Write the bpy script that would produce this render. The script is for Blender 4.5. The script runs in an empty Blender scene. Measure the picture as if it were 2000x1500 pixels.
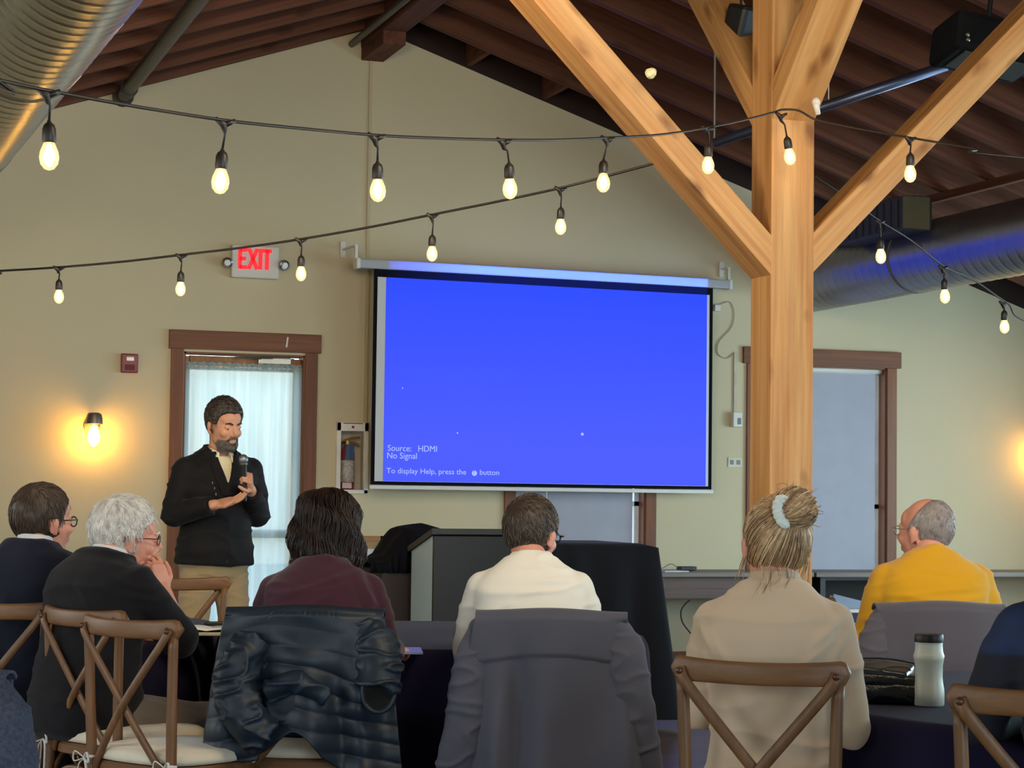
import bpy, bmesh, math, random
from mathutils import Vector, Matrix, Euler, noise
R = math.radians
PI = math.pi
# ---------------------------------------------------------------- camera geometry
FPX = 4000.0
YAW = R(18.65)
PITCH = math.atan(218 / FPX)
ROLL = 0.013
CAM = Vector((0, 0, 1.30))
_h = Vector((math.cos(YAW), -math.sin(YAW), 0))
_f0 = Vector((math.sin(YAW), math.cos(YAW), 0))
_z = Vector((0, 0, 1))
FWD = _f0 * math.cos(PITCH) + _z * math.sin(PITCH)
_u0 = -_f0 * math.sin(PITCH) + _z * math.cos(PITCH)
RIGHT = _h * math.cos(ROLL) + _u0 * math.sin(ROLL)
UP = -_h * math.sin(ROLL) + _u0 * math.cos(ROLL)

def ray(px, py):
    return FWD + RIGHT * ((px - 1000) / FPX) + UP * ((750 - py) / FPX)
def onY(px, py, Y):                    # point on the plane y = Y
    d = ray(px, py)
    return CAM + d * (Y / d.y)
def onZ(px, py, z):                    # point on the horizontal plane at height z
    d = ray(px, py)
    return CAM + d * ((z - CAM.z) / d.z)
def onX(px, py, X):
    d = ray(px, py)
    return CAM + d * (X / d.x)
def at(px, py, D):                     # point at camera depth D
    return CAM + ray(px, py) * D
def spot(px, D):                       # floor position below pixel column px at depth D
    p = at(px, 960, D)
    return Vector((p.x, p.y, 0))
def proj(p):
    v = Vector(p) - CAM
    return (1000 + FPX * v.dot(RIGHT) / v.dot(FWD), 750 - FPX * v.dot(UP) / v.dot(FWD), v.dot(FWD))
WALL = 14.6
RIDGE = 3.85
# ---------------------------------------------------------------- helpers
COL = bpy.context.scene.collection
def lin(c):
    if isinstance(c, str):
        c = c.lstrip('#'); c = [int(c[i:i+2], 16) / 255 for i in (0, 2, 4)]
    return tuple((x / 12.92 if x <= 0.04045 else ((x + 0.055) / 1.055) ** 2.4) for x in c) + (1.0,)

class NT:
    def __init__(s, name):
        s.m = bpy.data.materials.new(name); s.m.use_nodes = True
        s.t = s.m.node_tree; s.t.nodes.clear()
        s.out = s.n('ShaderNodeOutputMaterial')
    def n(s, typ, **kw):
        nd = s.t.nodes.new(typ)
        for k, v in kw.items():
            if k.startswith('i_'):
                key = k[2:]
                key = int(key) if key.isdigit() else key.replace('_', ' ')
                nd.inputs[key].default_value = v
            else: setattr(nd, k, v)
        return nd
    def l(s, a, b): s.t.links.new(a, b)

def mat(name, col, rough=0.6, metal=0.0, var=0.12, vscale=8.0, bump=0.0, bscale=60.0, stretch=(1, 1, 1), spec=0.5, sheen=0.0, coat=0.0, alpha=None):
    """principled material whose colour varies a little with procedural noise"""
    k = NT(name); c = lin(col)
    b = k.n('ShaderNodeBsdfPrincipled', i_Roughness=rough, i_Metallic=metal)
    b.inputs['Specular IOR Level'].default_value = spec
    if sheen: b.inputs['Sheen Weight'].default_value = sheen
    if coat: b.inputs['Coat Weight'].default_value = coat
    tc = k.n('ShaderNodeTexCoord'); mp = k.n('ShaderNodeMapping'); mp.inputs['Scale'].default_value = stretch
    k.l(tc.outputs['Object'], mp.inputs['Vector'])
    ns = k.n('ShaderNodeTexNoise', i_Scale=vscale, i_Detail=4.0); k.l(mp.outputs[0], ns.inputs['Vector'])
    rp = k.n('ShaderNodeValToRGB')
    rp.color_ramp.elements[0].position = 0.3; rp.color_ramp.elements[1].position = 0.7
    rp.color_ramp.elements[0].color = tuple(x * (1 - var) for x in c[:3]) + (1,)
    rp.color_ramp.elements[1].color = tuple(min(1, x * (1 + var)) for x in c[:3]) + (1,)
    k.l(ns.outputs['Fac'], rp.inputs['Fac']); k.l(rp.outputs['Color'], b.inputs['Base Color'])
    if bump:
        n2 = k.n('ShaderNodeTexNoise', i_Scale=bscale, i_Detail=3.0); k.l(mp.outputs[0], n2.inputs['Vector'])
        bp = k.n('ShaderNodeBump', i_Strength=bump, i_Distance=0.01)
        k.l(n2.outputs['Fac'], bp.inputs['Height']); k.l(bp.outputs['Normal'], b.inputs['Normal'])
    k.l(b.outputs[0], k.out.inputs['Surface'])
    return k.m

def wood(name, c1, c2, rough=0.5, knots=0.0, scale=1.0, axis=2, spec=0.4, knot_col='#3a2010'):
    """timber with grain along a local axis, rings and a few knots"""
    k = NT(name)
    b = k.n('ShaderNodeBsdfPrincipled', i_Roughness=rough); b.inputs['Specular IOR Level'].default_value = spec
    tc = k.n('ShaderNodeTexCoord'); mp = k.n('ShaderNodeMapping')
    sc = [14 * scale] * 3; sc[axis] = 0.9 * scale
    mp.inputs['Scale'].default_value = sc
    k.l(tc.outputs['Object'], mp.inputs['Vector'])
    n1 = k.n('ShaderNodeTexNoise', i_Scale=1.0, i_Detail=6.0, i_Roughness=0.6, i_Distortion=0.6); k.l(mp.outputs[0], n1.inputs['Vector'])
    rp = k.n('ShaderNodeValToRGB'); e = rp.color_ramp.elements
    e[0].position = 0.32; e[1].position = 0.68; e[0].color = lin(c1); e[1].color = lin(c2)
    k.l(n1.outputs['Fac'], rp.inputs['Fac'])
    cur = rp.outputs['Color']
    mp2 = k.n('ShaderNodeMapping'); s2 = [55 * scale] * 3; s2[axis] = 1.6 * scale; mp2.inputs['Scale'].default_value = s2
    k.l(tc.outputs['Object'], mp2.inputs['Vector'])
    n2 = k.n('ShaderNodeTexNoise', i_Scale=1.0, i_Detail=3.0); k.l(mp2.outputs[0], n2.inputs['Vector'])
    mx = k.n('ShaderNodeMixRGB', blend_type='MULTIPLY'); mx.inputs[0].default_value = 0.35
    r2 = k.n('ShaderNodeValToRGB'); r2.color_ramp.elements[0].position = 0.35; r2.color_ramp.elements[1].position = 0.6
    r2.color_ramp.elements[0].color = (0.45, 0.4, 0.35, 1); r2.color_ramp.elements[1].color = (1, 1, 1, 1)
    k.l(n2.outputs['Fac'], r2.inputs['Fac']); k.l(cur, mx.inputs[1]); k.l(r2.outputs[0], mx.inputs[2]); cur = mx.outputs[0]
    if knots:
        mp3 = k.n('ShaderNodeMapping'); s3 = [6.5] * 3; s3[axis] = 2.8; mp3.inputs['Scale'].default_value = s3
        k.l(tc.outputs['Object'], mp3.inputs['Vector'])
        nk = k.n('ShaderNodeTexNoise', i_Scale=2.5, i_Detail=2.0); k.l(mp3.outputs[0], nk.inputs['Vector']); va = k.n('ShaderNodeVectorMath', operation='MULTIPLY_ADD'); va.inputs[1].default_value = (.22, .22, .22); k.l(nk.outputs['Color'], va.inputs[0]); k.l(mp3.outputs[0], va.inputs[2])
        v = k.n('ShaderNodeTexVoronoi', i_Scale=1.0); k.l(va.outputs[0], v.inputs['Vector'])
        r3 = k.n('ShaderNodeValToRGB'); r3.color_ramp.elements[0].position = 0.10; r3.color_ramp.elements[1].position = 0.25
        r3.color_ramp.elements[0].color = (knots, knots, knots, 1); r3.color_ramp.elements[1].color = (0, 0, 0, 1)
        k.l(v.outputs['Distance'], r3.inputs['Fac'])
        m3 = k.n('ShaderNodeMixRGB'); m3.inputs[2].default_value = lin(knot_col)
        k.l(r3.outputs[0], m3.inputs[0]); k.l(cur, m3.inputs[1]); cur = m3.outputs[0]
    k.l(cur, b.inputs['Base Color'])
    bp = k.n('ShaderNodeBump', i_Strength=0.15, i_Distance=0.005); k.l(n2.outputs['Fac'], bp.inputs['Height']); k.l(bp.outputs[0], b.inputs['Normal'])
    k.l(b.outputs[0], k.out.inputs['Surface'])
    return k.m

def emis(name, col, strength, base=None):
    k = NT(name)
    b = k.n('ShaderNodeBsdfPrincipled', i_Roughness=0.5)
    b.inputs['Base Color'].default_value = lin(base or '#000000')
    b.inputs['Emission Color'].default_value = lin(col); b.inputs['Emission Strength'].default_value = strength
    k.l(b.outputs[0], k.out.inputs['Surface']); return k.m

def glass(name, col=(1, 1, 1, 1), rough=0.0, mixt=0.75):
    k = NT(name)
    g = k.n('ShaderNodeBsdfGlossy', i_Roughness=0.05); t = k.n('ShaderNodeBsdfTransparent'); t.inputs[0].default_value = col
    m = k.n('ShaderNodeMixShader'); m.inputs[0].default_value = 1 - mixt
    k.l(t.outputs[0], m.inputs[1]); k.l(g.outputs[0], m.inputs[2]); k.l(m.outputs[0], k.out.inputs['Surface']); return k.m

def link(o, parent=None):
    COL.objects.link(o)
    if parent is not None: o.parent = parent
    return o

def meshobj(name, verts, faces, material=None, parent=None, smooth=True, mats=None, fm=None):
    me = bpy.data.meshes.new(name); me.from_pydata([tuple(v) for v in verts], [], faces); me.update()
    if smooth is True: me.shade_smooth()
    o = bpy.data.objects.new(name, me); link(o, parent)
    for m in (mats or ([material] if material else [])): me.materials.append(m)
    if fm:
        for p, i in zip(me.polygons, fm): p.material_index = i
    return o

def tag(o, label=None, cat=None, group=None, kind=None):
    if label: o['label'] = label
    if cat: o['category'] = cat
    if group: o['group'] = group
    if kind: o['kind'] = kind
    return o

def empty(name, loc=(0, 0, 0), rz=0.0):
    o = bpy.data.objects.new(name, None); o.location = loc; o.rotation_euler = (0, 0, rz); o.empty_display_size = 0.1
    return link(o)

def frame_from(d, up=Vector((0, 0, 1))):
    d = Vector(d).normalized()
    if abs(d.dot(up)) > 0.98: up = Vector((1, 0, 0))
    x = up.cross(d).normalized(); y = d.cross(x).normalized()
    return x, y, d

class MB:
    """collects shapes into one mesh"""
    def __init__(s): s.v = []; s.f = []; s.mi = []; s.cur = 0
    def _add(s, vs, fs, M=None):
        b = len(s.v)
        s.v += [(M @ Vector(v)) if M else Vector(v) for v in vs]
        s.f += [tuple(i + b for i in f) for f in fs]; s.mi += [s.cur] * len(fs)
    def box(s, c, sz, rot=None, bev=0.0):
        bm = bmesh.new(); bmesh.ops.create_cube(bm, size=1.0)
        for v in bm.verts: v.co = Vector((v.co.x * sz[0], v.co.y * sz[1], v.co.z * sz[2]))
        if bev: bmesh.ops.bevel(bm, geom=list(bm.edges), offset=bev, segments=2, profile=0.6, affect='EDGES')
        s.bm(bm, Matrix.Translation(Vector(c)) @ (Euler(rot).to_matrix().to_4x4() if rot is not None else Matrix()))
        return s
    def bm(s, bm, M=None):
        bm.verts.index_update()
        s._add([v.co.copy() for v in bm.verts], [[v.index for v in f.verts] for f in bm.faces], M); bm.free()
    def tube(s, pts, rad, n=12, cap=True, flat=1.0, up=Vector((0, 0, 1))):
        pts = [Vector(p) for p in pts]
        if not hasattr(rad, '__len__'): rad = [rad] * len(pts)
        vs = []; fs = []; px = None
        for i, p in enumerate(pts):
            d = (pts[min(i + 1, len(pts) - 1)] - pts[max(i - 1, 0)])
            x, y, d = frame_from(d, up)
            if px is not None:
                x = (px - d * px.dot(d)).normalized(); y = d.cross(x)
            px = x
            for k in range(n):
                a = 2 * PI * k / n
                vs.append(p + x * math.cos(a) * rad[i] + y * math.sin(a) * rad[i] * flat)
        for i in range(len(pts) - 1):
            for k in range(n):
                a = i * n + k; b = i * n + (k + 1) % n
                fs.append((a, b, b + n, a + n))
        if cap: fs.append(tuple(range(n))[::-1]); fs.append(tuple(range((len(pts) - 1) * n, len(pts) * n)))
        s._add(vs, fs); return s
    def lathe(s, prof, c=(0, 0, 0), n=24, axis=None):
        vs = []; fs = []; M = Matrix.Translation(Vector(c))
        if axis is not None:
            x, y, d = frame_from(axis); M = M @ Matrix((x, y, d)).transposed().to_4x4()
        for r, z in prof:
            for k in range(n):
                a = 2 * PI * k / n; vs.append((r * math.cos(a), r * math.sin(a), z))
        for i in range(len(prof) - 1):
            for k in range(n):
                a = i * n + k; b = i * n + (k + 1) % n; fs.append((a, b, b + n, a + n))
        if prof[0][0] > 1e-6: fs.append(tuple(range(n))[::-1])
        if prof[-1][0] > 1e-6: fs.append(tuple(range((len(prof) - 1) * n, len(prof) * n)))
        s._add(vs, fs, M); return s
    def ell(s, c, r, rot=None, n=20, m=14):
        vs = [(0, 0, -1)]; fs = []
        for j in range(1, m):
            t = -PI / 2 + PI * j / m
            for k in range(n): vs.append((math.cos(t) * math.cos(2 * PI * k / n), math.cos(t) * math.sin(2 * PI * k / n), math.sin(t)))
        vs.append((0, 0, 1)); L = len(vs) - 1
        for k in range(n): fs.append((0, 1 + (k + 1) % n, 1 + k))
        for j in range(m - 2):
            for k in range(n):
                a = 1 + j * n + k; b = 1 + j * n + (k + 1) % n; fs.append((a, b, b + n, a + n))
        for k in range(n): fs.append((L, L - n + k, L - n + (k + 1) % n))
        r = Vector(r) if hasattr(r, '__len__') else Vector((r, r, r))
        M = Matrix.Translation(Vector(c)) @ (Euler(rot).to_matrix().to_4x4() if rot is not None else Matrix()) @ Matrix.Diagonal(r.to_4d())
        s._add(vs, fs, M); return s
    def prism(s, poly, d0, d1, ax=1):
        """extrude a 2d polygon (a,b) along axis ax from d0 to d1"""
        n = len(poly)
        def mk(a, b, d): return {0: (d, a, b), 1: (a, d, b), 2: (a, b, d)}[ax]
        vs = [mk(a, b, d0) for a, b in poly] + [mk(a, b, d1) for a, b in poly]
        fs = [tuple(range(n))[::-1], tuple(range(n, 2 * n))] + [(i, (i + 1) % n, (i + 1) % n + n, i + n) for i in range(n)]
        s._add(vs, fs); return s
    def grid(s, fn, nu, nv, wrap=False):
        vs = [fn(i / (nu - (0 if wrap else 1)), j / (nv - 1)) for j in range(nv) for i in range(nu)]
        fs = []
        for j in range(nv - 1):
            for i in range(nu if wrap else nu - 1):
                a = j * nu + i; b = j * nu + (i + 1) % nu; fs.append((a, b, b + nu, a + nu))
        s._add(vs, fs); return s
    def build(s, name, material=None, parent=None, smooth=False, mats=None, solid=0.0, subd=0, autos=None):
        o = meshobj(name, s.v, s.f, material, parent, smooth, mats, s.mi if mats else None)
        bm = bmesh.new(); bm.from_mesh(o.data); bmesh.ops.recalc_face_normals(bm, faces=bm.faces); bm.to_mesh(o.data); bm.free()
        if autos is not None:
            for p in o.data.polygons: p.use_smooth = True
            o.data.set_sharp_from_angle(angle=R(autos))
        if solid:
            md = o.modifiers.new('thick', 'SOLIDIFY'); md.thickness = solid; md.offset = 0
        if subd:
            md = o.modifiers.new('sub', 'SUBSURF'); md.levels = subd; md.render_levels = subd
        return o

def bezier(pts, n=24):
    """catmull-rom through the points"""
    P = [Vector(p) for p in pts]; P = [2 * P[0] - P[1]] + P + [2 * P[-1] - P[-2]]; out = []
    for i in range(1, len(P) - 2):
        for k in range(n):
            t = k / n; a, b, c, d = P[i - 1], P[i], P[i + 1], P[i + 2]
            out.append(0.5 * ((2 * b) + (c - a) * t + (2 * a - 5 * b + 4 * c - d) * t * t + (3 * b - a - 3 * c + d) * t ** 3))
    out.append(P[-2]); return out

def beam(name, a, b, w, h, material, parent=None, up=Vector((0, 0, 1)), bev=0.006, ext=(0, 0)):
    """timber from a to b, own local z along its length; w across, h along 'up'"""
    a = Vector(a); b = Vector(b); d = (b - a).normalized(); a = a - d * ext[0]; b = b + d * ext[1]
    x = up.cross(d).normalized(); y = d.cross(x).normalized()
    M = Matrix((x, y, d)).transposed().to_4x4(); M.translation = a
    o = MB().box((0, 0, (b - a).length / 2), (w, h, (b - a).length), bev=bev).build(name, material, parent)
    o.matrix_basis = M
    return o

def evalmesh(o, name=None):
    dg = bpy.context.evaluated_depsgraph_get(); ev = o.evaluated_get(dg)
    me = bpy.data.meshes.new_from_object(ev); old = o.data
    o.modifiers.clear(); o.data = me
    bpy.data.meshes.remove(old)
    return o

def copy_tree(o, parent=None):
    c = o.copy(); COL.objects.link(c)
    if parent is not None: c.parent = parent
    for ch in o.children: copy_tree(ch, c)
    return c
# ---------------------------------------------------------------- materials
M_wall = mat('wall paint', '#cabfa1', 0.85, var=0.03, vscale=1.2, bump=0.05, bscale=90, spec=0.2)
M_trim = wood('trim wood', '#6b3d22', '#84502f', 0.5, axis=0, scale=0.8)
M_trimz = wood('trim wood upright', '#6b3d22', '#84502f', 0.5, axis=2, scale=0.8)
M_raft = wood('rafter fir', '#553426', '#744a38', 0.75, axis=2, scale=0.8, knots=0.5, spec=0.2)
M_deck = wood('roof deck', '#35221a', '#483022', 0.8, axis=0, scale=0.7, spec=0.1)
M_post = wood('timber fir', '#b47c42', '#d2a46c', 0.5, axis=2, scale=0.8, knots=0.75, knot_col='#6a3a18')
M_white = mat('white enamel', '#d4d2cc', 0.4, var=0.03)
M_metal = mat('galvanised metal', '#a8a89c', 0.32, metal=1.0, var=0.12, vscale=5)
M_blackm = mat('black metal', '#15161a', 0.45, var=0.1)
M_rub = mat('black rubber', '#1a1612', 0.5, var=0.1)
M_pipe = mat('painted pipe', '#5a554c', 0.5, var=0.06)

def zr(x): return 4.76 - 0.335 * abs(x - 3.80)
XL, XR, YB = -2.2, 9.9, -3.6
RX = 3.80

# floor
def floor_mat():
    k = NT('dark plank floor'); b = k.n('ShaderNodeBsdfPrincipled', i_Roughness=0.35); b.inputs['Specular IOR Level'].default_value = 0.4
    tc = k.n('ShaderNodeTexCoord'); br = k.n('ShaderNodeTexBrick', offset=0.37)
    br.inputs['Scale'].default_value = 1.0; br.inputs['Brick Width'].default_value = 1.4; br.inputs['Row Height'].default_value = 0.14
    br.inputs['Mortar Size'].default_value = 0.002; br.inputs['Color1'].default_value = lin('#4d3f3c'); br.inputs['Color2'].default_value = lin('#5e4d49'); br.inputs['Mortar'].default_value = lin('#241c1a')
    k.l(tc.outputs['Object'], br.inputs['Vector'])
    mp = k.n('ShaderNodeMapping'); mp.inputs['Scale'].default_value = (1.5, 18, 1); k.l(tc.outputs['Object'], mp.inputs[0])
    ns = k.n('ShaderNodeTexNoise', i_Scale=1.5, i_Detail=6.0); k.l(mp.outputs[0], ns.inputs['Vector'])
    mx = k.n('ShaderNodeMixRGB', blend_type='MULTIPLY'); mx.inputs[0].default_value = 0.6
    rp = k.n('ShaderNodeValToRGB'); rp.color_ramp.elements[0].position = .3; rp.color_ramp.elements[1].position = .7; rp.color_ramp.elements[0].color = (.5, .45, .42, 1)
    k.l(ns.outputs[0], rp.inputs[0]); k.l(br.outputs['Color'], mx.inputs[1]); k.l(rp.outputs[0], mx.inputs[2]); k.l(mx.outputs[0], b.inputs['Base Color'])
    k.l(b.outputs[0], k.out.inputs['Surface']); return k.m
fl = MB().box(((XL + XR) / 2, (WALL + YB) / 2, -0.05), (XR - XL + .4, WALL - YB + .4, 0.1)).build('floor', floor_mat()); tag(fl, kind='structure')

# gable wall with a door and two windows cut out
D1 = (2.45, 3.335, 0.0, 2.30)            # x0, x1, z0, z1
W1 = (4.96, 6.02, 0.62, 2.36)
W2 = (6.95, 8.10, 0.62, 2.36)
def wall_with_holes(name, holes, x0, x1, y, t, top):
    """wall in the xz plane built of upright strips around the holes"""
    m = MB(); cuts = sorted(set([x0, x1, RX] + [h[0] for h in holes] + [h[1] for h in holes]))
    for a, b in zip(cuts[:-1], cuts[1:]):
        spans = [(0, None)]
        hs = sorted([h for h in holes if h[0] <= a + 1e-6 and h[1] >= b - 1e-6], key=lambda h: h[2])
        lo = 0.0; segs = []
        for h in hs:
            if h[2] > lo: segs.append((lo, h[2]))
            lo = h[3]
        for s0, s1 in segs: m.prism([(a, s0), (b, s0), (b, s1), (a, s1)], y, y + t, 1)
        m.prism([(a, lo), (b, lo), (b, top(b)), (a, top(a))], y, y + t, 1)
    o = m.build(name, M_wall); tag(o, kind='structure'); return o
CAB = (3.583, 3.807, 1.305, 1.815)
wall_with_holes('wall_front', [D1, CAB, W1, W2], XL, XR, WALL, 0.16, lambda x: zr(x))
wall_with_holes('wall_back', [], XL, XR, YB - 0.16, 0.16, lambda x: zr(x) + .3)
def side_wall(name, x, x2, wins):
    m = MB(); cuts = sorted(set([YB, WALL] + [w for q in wins for w in q[:2]]))
    zt = zr(x) + .26
    for a, b in zip(cuts[:-1], cuts[1:]):
        h = [q for q in wins if q[0] <= a + 1e-6 and q[1] >= b - 1e-6]
        segs = [(0, h[0][2]), (h[0][3], zt)] if h else [(0, zt)]
        for s0, s1 in segs: m.box(((x + x2) / 2, (a + b) / 2, (s0 + s1) / 2), (abs(x2 - x), b - a, s1 - s0))
    o = m.build(name, M_wall); tag(o, kind='structure')
LWIN = [(1.0, 2.6, .8, 2.3), (4.4, 6.0, .8, 2.3), (7.8, 9.4, .8, 2.3)]
RWIN = [(0.6, 2.6, .7, 2.35), (4.0, 6.0, .7, 2.35), (7.4, 9.4, .7, 2.35), (10.8, 12.8, .7, 2.35)]
side_wall('wall_left', XL, XL - .16, LWIN); side_wall('wall_right', XR, XR + .16, RWIN)
# thin batten running up the middle of the gable wall
o = MB().box((3.79, WALL - 0.006, 3.0), (0.025, 0.012, 3.2)).build('trim_1', mat('batten paint', '#bdb08e', 0.8, var=.02)); tag(o, kind='structure')
o = MB().box((0.1, WALL - 0.012, 0.06), (4.6, 0.02, 0.12)).box((4.6, WALL - .012, .06), (2.4, .02, .12)).box((7.8, WALL - .012, .06), (4.2, .02, .12)).build('baseboard_front', M_trim); tag(o, kind='structure')

# ---------------------------------------------------------------- ceiling
ceil = empty('ceiling'); tag(ceil, kind='structure')
RD = 0.24
m = MB()
for s in (-1, 1):
    xe = XL - .3 if s < 0 else XR + .3
    a = (RX, zr(RX) + RD + .02); b = (xe, zr(xe) + RD + .02)
    m.prism([a, b, (b[0], b[1] + .05), (a[0], a[1] + .05)], YB - .2, WALL + .2, 1)
m.build('roof_deck', M_deck, ceil)
# dark infill above the wall plate
m = MB(); m.prism([(XL, zr(XL)), (RX, zr(RX)), (XR, zr(XR)), (XR, zr(XR) + RD + .02), (RX, zr(RX) + RD + .02), (XL, zr(XL) + RD + .02)], WALL + .01, WALL + .15, 1)
m.build('infill_board', mat('dark infill', '#2a1812', .9), ceil)
RSP = 0.61
ys = [WALL - 0.05 - .02] + [WALL - 0.62 - RSP * i for i in range(22)]
for i, y in enumerate(ys):
    for s in (-1, 1):
        xe = XL if s < 0 else XR
        if i == 0 and s > 0: continue
        beam('rafter', (RX + s * .09, y, zr(RX + s * .09) + RD / 2), (xe, y, zr(xe) + RD / 2), 0.062, RD / math.cos(math.atan(.335)), M_raft, ceil, up=Vector((0, 0, 1)), bev=.004)
# blocking between the gable wall and the first rafter on the right slope
for dx in (0.75, 1.36, 2.35, 3.4, 4.45):
    x = RX + dx
    beam('blocking', (x, WALL - .59, zr(x) + .12), (x, WALL, zr(x) + .12), .045, .2, M_raft, ceil, bev=.003)
for j in range(8):
    x = RX - .9 - j * .7
    if x > XL: beam('blocking', (x, WALL - .59, zr(x) + .14), (x, WALL - .08, zr(x) + .14), .045, .18, M_raft, ceil, bev=.003)
# ledger running under the right hand rafters beside the duct
beam('ledger', (7.55, 3.0, zr(7.55) - .03), (7.55, WALL, zr(7.55) - .03), .05, .06, M_raft, ceil)
beam('ridge_beam', (RX, YB, 4.60 + .17), (RX, WALL, 4.60 + .17), .18, .34, M_raft, ceil)
beam('bearing_block', (RX, WALL - .62, 4.51 + .05), (RX, WALL, 4.51 + .05), .17, .11, M_raft, ceil)

# ---------------------------------------------------------------- post with braces
PX, PY = 3.86, 7.86
pw = 0.20
post = beam('timber_post', (PX, PY, 0), (PX, PY, 4.60), pw, pw, M_post, up=Vector((0, 1, 0)), bev=.008)
tag(post, 'square honey coloured fir timber post in the middle of the hall carrying four diagonal braces', 'post')
bw = .12
def brace(dirx, diry, z0, top):
    d = Vector((dirx, diry, 1)).normalized()
    k = bw / 2 / math.sin(PI / 4)
    a = Vector((PX + dirx * pw / 2, PY + diry * pw / 2, z0 + k))
    L = (top - a.z)
    b = a + Vector((dirx, diry, 1)) * L
    up = Vector((0, 1, 0)) if dirx else Vector((1, 0, 0))
    o = beam('brace', a, b, bw, pw * .98, M_post, None, up=up, bev=.006, ext=(.08, 0))
    o.parent = post; o.matrix_parent_inverse = Matrix.Identity(4)
    M = o.matrix_basis.copy(); o.matrix_basis = post.matrix_basis.inverted() @ M
    return o
def meet(s):   # height where an x-brace meets the rafters
    t = 0.0
    z = 2.28
    while z < zr(PX + s * (pw / 2 + t)): t += .01; z = 2.28 + .085 + t
    return z
brace(-1, 0, 2.24, meet(-1)); brace(1, 0, 2.26, meet(1))
brace(0, -1, 2.90, 4.60); brace(0, 1, 2.90, 4.60)
for px, py, D in ((1265, 147, 8.25),):
    c = at(px, py, D)
    o = MB().lathe([(0, 0), (.018, 0), (.024, .012), (.018, .03), (.008, .04), (0, .04)], (0, 0, 0), 8, axis=(.5, -.7, .4)).build('brace_bolt', mat('ivory plastic', '#d9cfa0', .5))
    o.parent = post; o.matrix_basis = post.matrix_basis.inverted() @ Matrix.Translation(c)

# ---------------------------------------------------------------- ducts and pipes
def spiral_metal(name, col, rough):
    k = NT(name); b = k.n('ShaderNodeBsdfPrincipled', i_Roughness=rough, i_Metallic=0.95); b.inputs['Base Color'].default_value = lin(col)
    tc = k.n('ShaderNodeTexCoord'); ns = k.n('ShaderNodeTexNoise', i_Scale=3.0, i_Detail=3.0); k.l(tc.outputs['Object'], ns.inputs['Vector'])
    rp = k.n('ShaderNodeValToRGB'); c = lin(col); rp.color_ramp.elements[0].color = tuple(x * .8 for x in c[:3]) + (1,); rp.color_ramp.elements[1].color = tuple(min(1, x * 1.15) for x in c[:3]) + (1,)
    k.l(ns.outputs[0], rp.inputs[0]); k.l(rp.outputs[0], b.inputs['Base Color']); k.l(b.outputs[0], k.out.inputs['Surface']); return k.m
def duct(x, z, r, y0, y1, m, pitch=.11):
    t = empty('duct', (x, y0, z))
    b = MB(); L = y1 - y0; n = 40; st = pitch / 8; N = int(L / st); vs = []
    for i in range(N + 1):
        y = L * i / N
        for k in range(n):
            a = 2 * PI * k / n; ph = ((y / pitch - k / n) % 1.0)
            rr = r + (.0026 if ph < .16 else 0)
            vs.append((rr * math.cos(a), y, rr * math.sin(a)))
    fs = [(i * n + k, i * n + (k + 1) % n, (i + 1) * n + (k + 1) % n, (i + 1) * n + k) for i in range(N) for k in range(n)]
    b._add(vs, fs); b.build('duct_shell', m, t, smooth=True)
    for e in (0, L): MB().lathe([(0, 0), (r, 0), (r + .008, -.01), (r + .008, .01), (r, .012)], (0, e, 0), 32, axis=(0, 1, 0)).build('end_cap', m, t)
    hx = [j for j in range(1, int(L / 2.2) + 1)]
    for j in hx:
        MB().lathe([(r + .003, -.012), (r + .005, -.012), (r + .005, .012), (r + .003, .012)], (0, j * 2.2, 0), 32, axis=(0, 1, 0)).tube([(0, j * 2.2, r), (0, j * 2.2, zr(x) - z)], .004, 6).build('hanger', M_pipe, t, smooth=True)
    return t
M_ductL = spiral_metal('warm spiral duct', '#b0aa98', .28); M_ductR = spiral_metal('grey spiral duct', '#94969a', .36)
t = duct(.85, 3.04, .25, 3.6, WALL - .08, M_ductL); t.rotation_euler = (0, 0, R(1.9)); tag(t, 'shiny ribbed spiral duct crossing the upper left corner', 'duct')
t = duct(7.35, 3.02, .245, 4.0, WALL - .01, M_ductR); tag(t, 'grey ribbed spiral duct with blue sheen behind the timber post on the right', 'duct')
# supply register on the right duct
t = empty('duct_register', (7.35 - .30, 12.75, 3.14)); tag(t, 'dark box shaped air register mounted on the right hand duct', 'vent')
MB().box((0, 0, .12), (.22, .95, .24), bev=.01).build('register_box', mat('dark grey sheet', '#303236', .6), t)
MB().box((-.02, -.485, .12), (.2, .015, .22)).build('end_flange', mat('dull brass sheet', '#5c5a44', .6), t)
g = MB()
for i in range(9): g.box((-.114, -.4 + i * .1, .12), (.01, .012, .2))
g.build('louver', M_blackm, t)
# sprinkler pipe on the left slope
t = empty('sprinkler_pipe', (1.97, 0, 4.10)); tag(t, 'grey round pipe running along the left roof slope to the gable wall', 'pipe')
MB().tube([(0, 4.0, 0), (0, WALL - .02, 0)], .05, 16).build('pipe_run', M_pipe, t, smooth=True)
for ya, yb, rr in ((.35, .25, .062), (.06, .01, .075)): MB().tube([(0, WALL - ya, 0), (0, WALL - yb, 0)], rr, 16).build('collar', M_blackm, t, autos=40)
for y in (6, 9, 12): MB().tube([(0, y, .03), (0, y, zr(1.97) - 4.08)], .005, 6).build('hanger', M_metal, t)
t = MB().tube([(RX - .16, 2, 4.62), (RX - .16, WALL, 4.62)], .026, 12).build('conduit', M_pipe, smooth=True); tag(t, 'thin grey conduit running along the left side of the ridge beam', 'pipe')
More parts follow.
